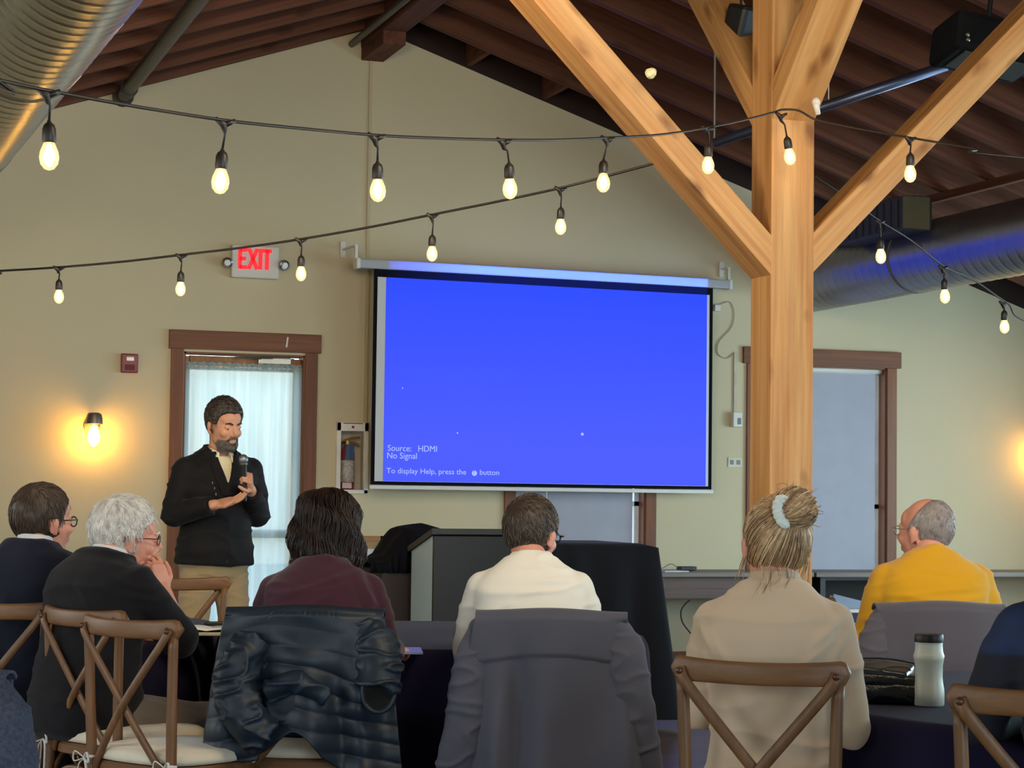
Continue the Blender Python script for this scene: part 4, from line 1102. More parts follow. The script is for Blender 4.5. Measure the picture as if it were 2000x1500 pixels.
MBK = cloth_mat('black polyester', '#16171d', .85, sheen=.05)
t = empty('serving_table', ((a.x + b.x) / 2 - .2, YT + .4, 0)); tag(t, 'tall table hidden under black cloth right of the lectern', 'table')
tw = b.x - a.x + .35
MB().box((0, 0, zt - .03), (tw, .74, .03)).build('tabletop', M_deck, t)
for sx in (-1, 1):
    for sy in (-1, 1): MB().tube([(sx * (tw / 2 - .08), sy * .3, zt - .04), (sx * (tw / 2 - .08), sy * .3, 0)], .016, 10).build('leg', M_blackm, t)
box_cloth('tablecloth', 'black pleated floor-length cloth on the tall table right of the lectern', a.x - .4, b.x, YT, YT + .8, zt, zt - .06, MBK, 1, amp=.06, flare=.02)['group'] = 'dark tablecloths'

# lectern
YL = 10.25
a = onY(848, 1032, YL); b = onY(1075, 1036, YL); zf = a.z
t = empty('lectern', (a.x, YL, 0)); tag(t, 'black lectern with a pale grey side panel standing before the screen', 'lectern')
lw = b.x - a.x; ld = .42; zb = zf - .10
M_lblack = mat('black laminate', '#0b0c0f', .5, var=.05); M_lgrey = mat('pale grey laminate', '#9fb0b4', .5, var=.02)
MB().box((lw / 2, .012, zf / 2 - .02), (lw, .024, zf - .04), bev=.003).build('front_panel', M_lblack, t)
for x in (.01, lw - .01):
    MB().prism([(.024, 0), (ld, 0), (ld, zb - .03), (.024, zf - .04)], x - .01, x + .01, 0).build('side_panel', M_lgrey, t)
MB().prism([(-.015, zf - .03), (ld + .03, zb - .035), (ld + .03, zb - .005), (-.015, zf)], -.015, lw + .015, 0).build('slanted_top', mat('grey edge top', '#26282a', .6), t)
MB().box((lw / 2, ld * .55, .5), (lw - .04, ld * .8, .02)).build('shelf', M_lblack, t)
# covered equipment to the left of the lectern
a = onY(745, 1112, YL + .5); b = onY(870, 1112, YL + .5)
o = MB().box(((a.x + b.x) / 2 + .1, YL + .75, a.z / 2), (b.x - a.x + .2, .5, a.z), bev=.01).build('equipment_case', mat('very dark brown case', '#1e1517', .6)); tag(o, 'dark brown box behind the lectern under the black cover', 'case')
def hp(px, py): q = onY(px, py, YL + .5); return (q.x, q.z)
prof = [hp(*q) for q in ((722, 1096), (729, 1090), (737, 1098), (757, 1090), (768, 1083), (775, 1072), (784, 1050), (795, 1034), (805, 1029), (850, 1025), (900, 1040))]
zbse = a.z - .0
def heap(u, v):
    k = u * (len(prof) - 1); i = min(len(prof) - 2, int(k)); f = k - i
    x = prof[i][0] * (1 - f) + prof[i + 1][0] * f; zt_ = prof[i][1] * (1 - f) + prof[i + 1][1] * f
    ang = PI * v; h = max(.005, zt_ - zbse); y = -math.cos(ang); s = max(0, math.sin(ang)) ** .35
    return (x + .006 * math.sin(v * 20 + u * 9), YL + .75 + y * (.26 + .012 * math.sin(u * 40)), zbse - .02 + (h + .02) * s + .004 * math.sin(u * 30 + v * 12) * s)
o = MB().grid(heap, 60, 30).build('equipment_cover', cloth_mat('dark navy cover', '#0f1019', .95, sheen=0), None, smooth=True, solid=.004); tag(o, 'dark navy fabric cover heaped over equipment left of the lectern', 'cover')

# long desks along the gable wall
M_desk = wood('desk wood', '#6f6660', '#857b72', .5, axis=0, scale=.8); M_deskp = wood('desk panel', '#5a4640', '#6e5850', .5, axis=0, scale=.8)
def desk(label, x0, x1, z, panel, legs_dark=False):
    t = empty('long_desk', ((x0 + x1) / 2, WALL - .33, 0)); tag(t, label, 'desk', 'desks along the gable wall'); w = x1 - x0
    MB().box((0, 0, z - .0175), (w, .6, .035), bev=.004).build('desktop', M_desk, t)
    if panel: MB().box((0, -.22, z - .035 - .08), (w - .06, .02, .16)).build('modesty_panel', M_deskp, t)
    for s in (-1, 1):
        MB().box((s * (w / 2 - .08), 0, (z - .035) / 2), (.045, .5, z - .035), bev=.004).build('leg_panel', M_blackm if legs_dark else M_deskp, t)
zd = onY(1400, 1122, WALL - .3).z
x1 = X(1215); x2 = X(1520); x3 = X(2060)
desk('brown desk with a front panel against the wall right of the black draped table', x1 + .02, x2, .75, True)
desk('dark legged desk against the wall below the right window', x2 + .02, x3, .75, False, True)
o = MB().box((X(1655), WALL - .2, .42), (1.35, .03, .5)).build('dark_opening_sheet', mat('dark opening', '#17120f', .7)); tag(o, 'dark sheet filling the open shelf space below the right desk', 'shelf')  # plain sheet put in for the dark opening under the desk
p = onY(1341, 1116, WALL - .3)
t = empty('router', (p.x, p.y, .75)); tag(t, 'small black device box with a cable on the wall desk', 'device')
MB().box((0, 0, .018), (.13, .09, .03), bev=.005).build('device_case', M_blackm, t)
MB().tube(bezier([(-.06, 0, .02), (-.12, .02, .05), (-.18, .03, .02), (-.24, 0, .008)], 6), .004, 6).build('power_cord', mat('beige cord', '#8a8270', .6), t, smooth=True)
MB().ell((.04, -.047, .02), .003, n=8, m=6).build('status_light', M_white, t)
p = onY(1312, 1128, WALL - .5)
o = MB().box((p.x, p.y, .755), (.2, .16, .008), rot=(0, 0, .1)).build('paper_stack', mat('paper', '#d4d6d8', .8)); tag(o, 'white papers lying on the wall desk beside the black cloth', 'paper')
pts = [onY(*q, WALL - .57) for q in ((1338, 1180), (1330, 1195), (1333, 1215), (1345, 1232), (1352, 1240))]
o = MB().tube(bezier([onY(1348, 1172, WALL - .58)] + pts, 6), .006, 6).build('hanging_cable', M_rub, smooth=True); tag(o, 'dark cable hanging below the front panel of the brown desk', 'cable')
# low dark table with leaning folder at the right
q = onY(1690, 1190, 12.6)
t = empty('low_table', (q.x, 12.9, 0)); tag(t, 'low dark blue clothed table with a bright edge behind the beige woman', 'table')
MB().box((0, 0, q.z - .012), (.95, .6, .022)).build('tabletop', M_white, t)
MB().box((0, 0, (q.z - .3 + q.z) / 2 - .02), (.93, .58, .28)).build('slate_skirt', cloth_mat('slate cloth', '#3a3f52'), t)
for sx in (-1, 1): MB().box((sx * .4, 0, (q.z - .3) / 2), (.05, .5, q.z - .3)).build('leg', M_blackm, t)
t = empty('grey_folder', (q.x, 12.75, q.z)); tag(t, 'grey blue folder leaning open on the low dark table', 'folder')
f0 = onY(1628, 1160, 12.75); f1 = onY(1700, 1178, 12.75)
MB().prism([(f0.x - q.x, 0), (f1.x - q.x, 0), (f1.x - q.x, f1.z - q.z), (f0.x - q.x, f0.z - q.z)], -.004, .004, 1).build('folder_cover', mat('blue grey card', '#8490a4', .6), t)
MB().prism([(f0.x - q.x, 0), (f1.x - q.x, 0), (f1.x - q.x, (f1.z - q.z) * .9), (f0.x - q.x, (f0.z - q.z) * .9)], .05, .056, 1).build('folder_back', mat('blue grey card dark', '#6c7688', .6), t)

# things on the round tables
zt1 = .764
def paper(name, label, px, py, w, d, rot, material, z=zt1, h=.004, group=None, cat='paper'):
    p = onZ(px, py, z); o = MB().box((0, 0, h / 2), (w, d, h), bev=.0012).build(name, material, None); o.location = (p.x, p.y, z); o.rotation_euler = (0, 0, rot); tag(o, label, cat, group); return o
p = onZ(405, 1238, zt1)
t = empty('open_notebook', (p.x, p.y, zt1)); t.rotation_euler = (0, 0, R(-12)); tag(t, 'open notebook with white pages on the left table', 'notebook')
MB().box((0, 0, .006), (.3, .22, .012), bev=.003).build('notebook_cover', mat('buff cover', '#c8c2a4', .7), t)
def pg(u, v): s = (u - .5) * 2; return (s * .145, (v - .5) * .21, .013 + .012 * (1 - (abs(s) * 2 - 1) ** 2 * .6) * (1 - .2 * abs(s)))
MB().grid(pg, 21, 4).build('pages', mat('white paper', '#dcdde2', .8), t, smooth=True, solid=.002)
m = MB()
for i in range(5): m.box((.06, -.06 + i * .03, .0285), (.09, .004, .0006))
m.build('ink_lines', mat('ink', '#4a4c58', .7), t)
paper('loose_sheet', 'loose white sheet lying behind the open notebook on the left table', 375, 1228, .22, .28, R(20), mat('white paper b', '#cfd0d4', .8))
p = onZ(422, 1222, zt1); o = MB().box((0, 0, .008), (.09, .05, .016), bev=.004).build('phone', M_blackm); o.location = (p.x, p.y, zt1); tag(o, 'black phone at the far edge of the left table behind the notebook', 'phone')
paper('tablet', 'pale lavender tablet on the table by the hand of the burgundy woman', 775, 1273, .17, .22, R(-14), mat('lavender screen', '#9aa4d8', .3), cat='tablet', h=.008)

# bottle
p = onZ(1814, 1378, zt1); t = empty('water_bottle', (p.x, p.y, zt1)); tag(t, 'pale ceramic tumbler bottle with a black lid on the right table', 'bottle')
hb = .178
MB().lathe([(0, 0), (.037, 0), (.040, .004), (.0405, .03), (.0395, .045), (.0365, .062), (.0355, .075), (.0362, .105), (.0385, .118), (.0405, .130), (.0385, .135), (.0365, .142), (.0355, .160), (.0355, .168), (0, .168)], n=40).build('bottle_body', mat('pale celadon', '#d3dbd0', .35, var=.03), t, smooth=True)
MB().lathe([(0, .166), (.037, .166), (.0378, .17), (.0378, .182), (.036, .187), (0, .187)], n=40).build('lid', M_blackm, t, autos=40)

# black handbag lying on the right table
p = onZ(1706, 1368, zt1); t = empty('handbag', (p.x, p.y, zt1)); t.rotation_euler = (0, 0, R(-30)); tag(t, 'soft black leather bag lying beside the pale bottle', 'bag')
M_lea = mat('black leather', '#171b21', .35, var=.15, bump=.3, bscale=120)
def bagf(z0, hh, wx, wy, rot):
    m = MB().box((0, 0, 0), (wx * 2, wy * 2, hh), bev=hh * .42); R3 = Euler(rot).to_matrix(); m.v = [R3 @ v + Vector((0, 0, z0 + hh / 2)) for v in m.v]; return m
remesh(bagf(.0, .055, .15, .11, (0, 0, 0)), 'bag_body', .005, 5, M_lea, t, folds(8, .0035, (9, 9, 22)))
remesh(bagf(.042, .038, .145, .105, (0, .05, .06)), 'bag_flap', .005, 5, M_lea, t, folds(9, .0035, (12, 7, 20)))
remesh(bagf(.070, .028, .10, .09, (.05, .10, -.1)), 'bag_pocket', .004, 5, mat('blue black leather', '#1d2a34', .35, var=.15), t, folds(10, .003, (12, 9, 20)))
MB().tube(bezier([(-.1, -.05, .105), (-.03, -.07, .118), (.05, -.05, .115), (.13, -.02, .10)], 8), .006, 8, flat=.5).build('bag_strap', mat('strap', '#2a3c48', .35), t, smooth=True)
MB().box((.12, -.03, .1), (.03, .02, .012), rot=(0, .3, .2), bev=.003).build('buckle', M_metal, t)
# ---------------------------------------------------------------- people
def clampz(x): return max(0, min(1, x))
def collar_ring(sp, t0, h0, r0, r1, fy=.0, tilt=0.0, thick=.006, back=.0):
    """stand-up collar as a closed ring of cloth round the neck"""
    def fn(mb):
        rows = []; n = 32; base = sp.P(t0 * sp.L / .58, 0, fy)
        th = sp.th(sp.L); up = Vector((0, math.sin(th * .8), math.cos(th * .8))); fw = Vector((0, up.z, -up.y))
        prof = [(r0 - .012, -.03), (r0 + thick, -.035), (r0 + thick * 1.2, 0), (r1 + thick, h0), (r1 + thick * .3, h0 + .004), (r1 - thick * .6, h0), (r1 - thick, h0 * .3), (r1 - .02, -.02)]
        vs = []
        for r, z in prof:
            for k in range(n):
                a = 2 * PI * k / n; y = math.sin(a) * r * 1.08; x = math.cos(a) * r
                vs.append(base + Vector((x, 0, 0)) + fw * y + up * (z + tilt * y))
        fs = [(i * n + k, i * n + (k + 1) % n, (i + 1) * n + (k + 1) % n, (i + 1) * n + k) for i in range(len(prof) - 1) for k in range(n)]
        fs.append(tuple(range(n))[::-1]); fs.append(tuple(range((len(prof) - 1) * n, len(prof) * n)))
        mb._add(vs, fs)
    return fn

# --- woman with the bun, beige turtleneck (nearest, seen from behind)
def bun_woman():
    yaw = 14; D = 5.12; loc = fwd(0, 0, 1508, D)
    sp = Spine(.54, 4, 7, .565, y0=.0)
    hc = sp.p(.565) + Vector((.0, .045, .080)); h = Head(hc, -16, 4, 3, .99)
    arms = {'R': (Vector((.192, .03, .74)), Vector((.14, .25, .70)), (-.3, 1, -.05), (0, 0, -1), -1, dict(curl=.4)),
            'L': (Vector((-.190, .06, .77)), Vector((-.12, .28, .74)), (.3, 1, -.05), (0, 0, -1), 1, dict(curl=.4))}
    legs = seated_legs(.11)
    b, sh = make_person('person seen from behind with a messy blonde bun and a beige turtleneck sweater', loc, yaw, sp, h, arms, legs, sw=.93, sd=.92, skin=SKIN_P, neck_r=.047, shx=.168)
    def bl(p):   # blouse hem falls loosely over the seat
        return 1
    def hem(mb):
        rows = []; n = 36; vs = []
        for t, w, d in ((.12, .150, .118), (.0, .186, .142), (-.07, .196, .150), (-.10, .19, .145)):
            for k in range(n):
                a = 2 * PI * k / n; vs.append(sp.P(t, w * math.cos(a) * (1 + .03 * math.sin(6 * a)), d * math.sin(a) * (1 + .03 * math.sin(7 * a)) - .005))
        fs = [(i * n + k, i * n + (k + 1) % n, (i + 1) * n + (k + 1) % n, (i + 1) * n + k) for i in range(3) for k in range(n)]
        fs.append(tuple(range(n))[::-1]); fs.append(tuple(range(3 * n, 4 * n))); mb._add(vs, fs)
    dsp = ridge_set([((-.125, 0, .905), (-.175, 0, .985), .010, .012), ((-.09, 0, .885), (-.145, 0, .965), .010, .009), ((.10, 0, .93), (.165, 0, 1.0), .011, .010), ((.08, 0, .885), (.15, 0, .955), .010, .010), ((.145, 0, .89), (.18, 0, .965), .008, .009), ((-.12, 0, .60), (.1, 0, .655), .010, .009), ((-.06, 0, .64), (.13, 0, .60), .012, .009), ((-.07, 0, 1.085), (.07, 0, 1.085), .006, -.005)],
                    folds(11, .0065, (4, 4, 11), mask=lambda p: .5 if p.z > .92 else 1))
    top_garment('sweater', b, sp, arms, sh, cloth_mat('beige knit', '#b9a48c', .9, sheen=.35, bump=.1, bscale=400, var=.04), g=.012, sw=.93, sd=.92, voxel=.006, disp=dsp, smin=-.04, sleeve=(.060, .051, .040), hem=hem,
                collar=collar_ring(sp, .548, .045, .066, .055, fy=.004))
    trousers(b, sp, legs, cloth_mat('dark trousers', '#1a1a22')); shoes(b, legs, M_lea)
    cols = hair_mats(['#957655', '#a88962', '#c0a27a', '#7c6045', '#d6bf9a'])
    bunc = Vector((.026, -.090, .090))
    def th(d):
        face = sstep(.15, .5, d.y - max(0, d.z - .35) * 1.1); nape = sstep(-.86, -.70, d.z); t = .011 * nape * (1 - face) - .012 * (1 - nape) - .02 * face
        if abs(d.x) > .82 and d.z < .12 and d.y > -.25: t = -.02
        return t
    hair_cap(h, b, th, cols, seed=2, strands=60, slen=.04, rad=.0009, messy=.1)
    rnd = random.Random(5); m = MB()
    def strand(pts, r=.0011): m.cur = rnd.choice([0, 0, 1, 1, 2, 2, 3, 4]); m.tube([h(p) for p in pts], [r * .6] + [r] * (len(pts) - 2) + [r * .4], 4, cap=False)
    k = 0
    while k < 620:          # combed up to the bun
        d = Vector((rnd.gauss(0, 1), rnd.gauss(0, 1), rnd.gauss(0, 1))).normalized()
        if th(d) < .004: continue
        k += 1; p = d * (cran(d) + .010); pts = []; bd = bunc.normalized()
        for i in range(7):
            t = i / 6; q = d.lerp(bd, t * .92).normalized(); rr = cran(q) + .0115 + .004 * math.sin(t * 3) + .002 * noise.noise(q * 12); pts.append(q * rr)
        strand(pts, rnd.uniform(.0009, .0017))
    pa = Vector((-.75, -.45, -.45)).normalized(); pb = Vector((.55, -.35, .75)).normalized()
    for k in range(620):     # the bun itself: locks sweeping over it from the scrunchie side
        if k < 560: A, B = pa, pb
        else: A = Vector((rnd.gauss(0, 1), rnd.gauss(0, 1), rnd.gauss(0, 1))).normalized(); B = Vector((rnd.gauss(0, 1), rnd.gauss(0, 1), rnd.gauss(0, 1))).normalized()
        x, y, z = frame_from(A); th0 = rnd.uniform(0, 2 * PI); side = x * math.cos(th0) + y * math.sin(th0); rr = rnd.uniform(.047, .057) + (.003 if k >= 440 else 0); t0 = rnd.uniform(0, .25); t1 = rnd.uniform(.65, 1.0); sw = rnd.gauss(.25, .3); pts = []
        for i in range(9):
            t = t0 + (t1 - t0) * i / 8; ang = PI * t; dd = A * math.cos(ang) + (side * math.cos(sw * t) + A.cross(side) * math.sin(sw * t)) * math.sin(ang)
            pts.append(bunc + Vector((dd.x * 1.05, dd.y * .95 - .008, dd.z)) * (rr + .003 * noise.noise(dd * 3 + Vector((k * .01, 0, 0)))))
        strand(pts, rnd.uniform(.0009, .0016))
    for k in range(34):     # spiky ends escaping the bun
        d = Vector((rnd.gauss(.15, .8), rnd.gauss(-.3, .5), rnd.gauss(.7, .7))).normalized(); p = bunc + d * .035; bend = Vector((rnd.gauss(0, .4), rnd.gauss(0, .4), rnd.gauss(0, .3)))
        L = rnd.uniform(.02, .05); strand([p + (d + bend * (i / 5) ** 1.5).normalized() * L * i / 5 for i in range(6)], .0008)
    for k in range(34):     # loose wisps at the nape and temples
        s = rnd.choice([-1, 1]); 
        if k < 16: p = Vector((rnd.uniform(-.055, .035), -.098 + rnd.uniform(-.008, .006), -.055)); L = rnd.uniform(.05, .10)
        else: p = Vector((s * .082, rnd.uniform(-.01, .05), -.0)); L = rnd.uniform(.06, .12)
        bx = rnd.gauss(0, .012); strand([p + Vector((bx * (i / 5) ** 2 + .004 * math.sin(i), -.034 * (i / 5) if k < 16 else 0, -L * i / 5)) for i in range(6)], .001)
    mb2 = MB().ell(bunc + Vector((0, -.008, 0)), (.049, .046, .047)); m.cur = 2; m._add([h(v) for v in mb2.v], mb2.f)
    meshobj('hair', m.v, m.f, None, b, True, cols, m.mi)
    c = MB()
    for i in range(14):      # pale scrunchie
        a = PI * (.80 + .50 * i / 13); 
        c.ell(bunc + Vector((.002 + (.045 + .006 * (i % 2)) * math.cos(a), -.036, -.004 + (.045 + .006 * (i % 2)) * math.sin(a))), (.014, .009, .009), n=10, m=8)
    c.v = [h(v) for v in c.v]; remesh(c, 'scrunchie', .0025, 2, cloth_mat('pale grey satin', '#c9d2cc', .5, sheen=.5), b, folds(4, .0015, (60, 60, 60), (90, 90, 90)))
    return b
bun_woman()

# --- woman with the dark bob in a burgundy top
def burg_woman():
    yaw = 3; loc = fwd(0, 0, 624, 6.62); sp = Spine(.545, 8, 16, .555)
    hc = sp.p(.575) + Vector((-.002, .062, .070)); h = Head(hc, -8, 12, -2, 1.02)
    arms = {'R': (Vector((.205, .13, .79)), Vector((.225, .30, .775)), (-.45, .9, 0), (0, 0, -1), -1, dict(curl=.75)),
            'L': (Vector((-.195, .12, .80)), Vector((-.10, .36, .775)), (.5, .9, 0), (0, 0, -1), 1, dict(curl=.5))}
    legs = seated_legs(.12)
    b, sh = make_person('person seen from behind with a dark brown bob and a burgundy top', loc, yaw, sp, h, arms, legs, sw=.95, skin=SKIN_P, voxel=.0045, neck_r=.048)
    dsp = ridge_set([((-.17, -.08, .86), (.10, -.12, 1.0), .012, .007), ((-.12, -.12, .86), (.17, -.1, .95), .012, .007), ((-.15, -.1, .95), (.12, -.1, 1.045), .010, .006), ((-.08, -.12, .80), (.18, -.1, .87), .012, .007), ((.12, -.06, 1.06), (.2, -.03, .9), .009, .007), ((.10, -.08, 1.05), (.19, -.08, .84), .009, -.006)], folds(21, .0065, (5, 5, 16)))
    top_garment('sweater', b, sp, arms, sh, cloth_mat('burgundy jersey', '#3d1f2c', .85, sheen=.2, bump=.08, var=.06), g=.013, sw=.95, voxel=.0065, disp=dsp, sleeve=(.060, .052, .036), cuff=.93, collar=collar_ring(sp, .548, .02, .062, .058))
    trousers(b, sp, legs, cloth_mat('charcoal trousers', '#17181e')); shoes(b, legs, M_lea)
    cols = hair_mats(['#1c1210', '#261814', '#33201a', '#140d0c'], .42)
    P = [(.135, .02, .02), (.122, .062, .066), (.10, .088, .096), (.06, .108, .113), (.02, .114, .117), (-.02, .118, .114), (-.06, .121, .108), (-.10, .118, .100), (-.128, .104, .088), (-.142, .08, .07)]
    def rr(z):
        for i in range(len(P) - 1):
            if P[i][0] >= z >= P[i + 1][0]:
                t = (P[i][0] - z) / (P[i][0] - P[i + 1][0]); return P[i][1] * (1 - t) + P[i + 1][1] * t, P[i][2] * (1 - t) + P[i + 1][2] * t
        return (P[0] if z > P[0][0] else P[-1])[1:]
    m = MB()
    def pt(a, z, add=0):
        rx, ry = rr(z); x = (rx * .93 + add) * math.sin(a); y = -(ry + add) * math.cos(a) - .012
        lim = .03 + (z > .05) * .09 * sstep(.05, .1, z) * 1.0
        return Vector((x * (1 + .05 * sstep(.03, -.1, z)), min(y, lim + .03), z))
    def f(u, v):
        a = (u - .5) * 2 * R(150); z = .137 - v * (.262 + .012 * math.sin(u * 26)); n = .006 * noise.noise(Vector((a * 5, z * 6, 0))) + .003 * math.sin(a * 24 + 4 * noise.noise(Vector((a * 2, z * 8, 3))))
        return h(pt(a, z, n * .6 * sstep(0, .3, v) - .0085 * sstep(0, .25, v)))
    g = MB().grid(f, 110, 40); g.mi = [0] * len(g.f); m._add(g.v, g.f); cp = MB().ell((0, -.012, .05), (.082, .092, .082)); m._add([h(v) for v in cp.v], cp.f)
    rnd = random.Random(7)
    for k in range(900):
        a0 = rnd.uniform(-R(150), R(150)); z0 = rnd.uniform(.0, .136) if k % 2 else .13; L = rnd.uniform(.10, .26); ph = rnd.uniform(0, 6.3); w = rnd.uniform(.006, .018); pts = []
        ad = rnd.uniform(-.001, .006); n = 9
        for i in range(n + 1):
            z = max(z0 - L * i / n, -.15 - rnd.uniform(0, .004)); t = i / n; pts.append(h(pt(a0 + .10 * t * math.sin(ph) + w * 5 * math.sin(ph * .2 + a0 * 4 + z * 50), z, ad + w * .8 * math.sin(ph * .15 + a0 * 3 + z * 45))))
        m.cur = rnd.randrange(4); m.tube(pts, [.0012] * n + [.0005], 4, cap=False)
    for k in range(46):
        a0 = rnd.choice([rnd.uniform(-1.6, -.9), rnd.uniform(.6, 1.7)]); ph = rnd.uniform(0, 6); pts = [h(pt(a0 + .05 * math.sin(ph + i), -.10 - .012 * i, .004 + .004 * i * abs(math.sin(ph)) )) for i in range(6)]
        m.cur = rnd.randrange(4); m.tube(pts, [.0015, .0015, .0014, .0012, .001, .0004], 4, cap=False)
    meshobj('hair', m.v, m.f, None, b, True, cols, m.mi)
burg_woman()

def short_hair_th(nape=-.62, top=.012, side=.008, back=.012, bald=None, front=.42, hl=.42):
    def th(d):
        hl = front + .25 * (d.z < .5) * 0
        face = sstep(hl - .05, hl + .12, d.y - max(0, d.z - hl - .10 * min(1, abs(d.x) * 3) + .06) * 1.25) if d.z < .98 else 0
        np_ = sstep(nape, nape + .16, d.z)
        t = side * (1 - clampz(d.z)) + top * clampz(d.z) + back * clampz(-d.y) * .4
        if abs(d.x) > .80 and -.45 < d.z < .10 and d.y > -.30: return -.015
        if bald:
            t -= bald(d)
        return t * np_ * (1 - face) - .012 * (1 - np_) - .02 * face
    return th

# --- man in the cream sweater
def cream_man():
    yaw = 2; loc = fwd(0, 0, 1036, 6.62); sp = Spine(.55, 8, 18, .565)
    hc = sp.p(.575) + Vector((.0, .062, .066)); h = Head(hc, 27, 10, 3, 1.0)
    arms = {'R': (Vector((.200, .16, .80)), Vector((.10, .36, .78)), (-.6, .7, .1), (0, 0, -1), -1, dict(curl=.5)),
            'L': (Vector((-.198, .17, .80)), Vector((-.195, .30, .93)), (.1, .25, 1), (1, .2, 0), -1, dict(curl=1.1))}
    legs = seated_legs(.13)
    b, sh = make_person('person seen from behind with greying brown hair, dark glasses and a cream sweater', loc, yaw, sp, h, arms, legs, sw=.93, sd=1.0, skin=SKIN_P, voxel=.0045, belly=.04)
    dsp = ridge_set([((-.14, -.1, .98), (.05, -.13, 1.0), .012, .006), ((-.06, -.12, 1.02), (.15, -.1, 1.03), .012, .006), ((-.18, -.08, .84), (-.10, -.11, .93), .012, .007), ((-.1, -.13, .90), (.16, -.12, .89), .016, .005), ((-.05, -.1, 1.06), (.12, -.08, 1.055), .010, .005)], folds(31, .0055, (4, 4, 15)))
    top_garment('sweater', b, sp, arms, sh, cloth_mat('cream wool', '#e4e1d8', .9, sheen=.25, bump=.08, var=.03), g=.016, sw=.93, sd=1.0, voxel=.0065, disp=dsp, sleeve=(.068, .056, .042), cuff=.88, collar=collar_ring(sp, .545, .042, .072, .062), belly=.04)
    trousers(b, sp, legs, cloth_mat('grey trousers', '#2c2d33')); shoes(b, legs, M_lea)
    cols = hair_mats(['#382d27', '#43382f', '#52463c', '#6c6258'])
    hair_cap(h, b, short_hair_th(-.86, .014, .010, .012), cols, seed=4, strands=1100, slen=.026, rad=.0013, messy=.4, gdrop=.5, crown=(-.25, -.75, .6))
    glasses(h, b, '#111116', rim=.0028)
cream_man()

# --- man in the mustard fleece
def mustard_man():
    yaw = -5; loc = fwd(0, 0, 1830, 7.42); sp = Spine(.555, 5, 12, .575)
    hc = sp.p(.575) + Vector((-.0, .052, .066)); h = Head(hc, -36, 2, 0, 1.02)
    arms = {'R': (Vector((.235, .10, .80)), Vector((.15, .33, .78)), (-.6, .7, 0), (0, 0, -1), -1, dict(curl=.5)),
            'L': (Vector((-.225, .10, .80)), Vector((-.245, .30, .79)), (.3, .9, 0), (0, 0, -1), 1, dict(curl=.5))}
    legs = seated_legs(.13)
    b, sh = make_person('person seen from behind in a mustard yellow sweater with thin grey hair and wire glasses', loc, yaw, sp, h, arms, legs, sw=1.04, skin=SKIN_P, voxel=.0055, belly=.03)
    dsp = ridge_set([((-.13, -.1, .96), (.14, -.11, .90), .014, .007), ((-.1, -.1, 1.06), (.08, -.1, 1.035), .010, .005), ((-.05, -.12, .92), (.17, -.1, .96), .012, .005)], folds(41, .005, (4, 4, 15)))
    top_garment('sweater', b, sp, arms, sh, cloth_mat('mustard fleece', '#d19a1c', .9, sheen=.3, bump=.1, var=.04), g=.018, sw=1.04, voxel=.007, disp=dsp, sleeve=(.068, .056, .044), cuff=.95, collar=collar_ring(sp, .545, .040, .072, .060), belly=.03)
    trousers(b, sp, legs, cloth_mat('navy trousers', '#20242e')); shoes(b, legs, M_lea)
    cols = hair_mats(['#8a8280', '#a09a98', '#6e6664', '#b4b0ae'])
    def bald(d): return .016 * sstep(.35, .75, d.z * .7 + .7 * d.y + .15)
    hair_cap(h, b, short_hair_th(-.86, .007, .006, .007, bald=bald), cols, seed=6, strands=900, slen=.014, rad=.0008, messy=.3, lift=.002, gdrop=.6)
    glasses(h, b, '#a8a8ac', metal=True, rim=.0014)
mustard_man()

# --- man at the left edge in a navy blazer
def lapel_collar(sp, g=.016):
    return collar_ring(sp, .535, .028, .078, .062)
def navy_man():
    yaw = 22; loc = fwd(0, 0, 52, 7.22); sp = Spine(.555, 3, 8, .575)
    hc = sp.p(.575) + Vector((.0, .045, .060)); h = Head(hc, 22, 2, 2, 1.04)
    arms = {'R': (Vector((.26, .12, .80)), Vector((.10, .34, .79)), (-.6, .7, 0), (0, 0, -1), -1, dict(curl=.5)),
            'L': (Vector((-.26, .10, .80)), Vector((-.1, .33, .79)), (.6, .7, 0), (0, 0, -1), 1, dict(curl=.5))}
    legs = seated_legs(.13)
    b, sh = make_person('person at the left edge with short brown hair and glasses in a navy blazer', loc, yaw, sp, h, arms, legs, sw=1.08, skin=SKIN_P, voxel=.006, belly=.02)
    top_garment('blazer', b, sp, arms, sh, cloth_mat('navy wool', '#121626', .9, sheen=.1, var=.06), g=.020, sw=1.08, voxel=.008, disp=folds(51, .006, (4, 4, 9)), smin=-.09, sleeve=(.070, .058, .046), cuff=.95, collar=lapel_collar(sp))
    mb = MB(); collar_ring(sp, .548, .04, .060, .054, fy=.004)(mb); remesh(mb, 'shirt_collar', .004, 2, cloth_mat('pale shirt', '#c4c6cc'), b)
    trousers(b, sp, legs, cloth_mat('dark grey trousers', '#1c1d24')); shoes(b, legs, M_lea)
    cols = hair_mats(['#3a2d24', '#463629', '#584636', '#2c221c'])
    hair_cap(h, b, short_hair_th(-.84, .018, .010, .010), cols, seed=8, strands=1200, slen=.03, rad=.0011, messy=.15, gdrop=.4, crown=(.2, -.5, .8))
    glasses(h, b, '#1a1a1e', rim=.0024)
navy_man()

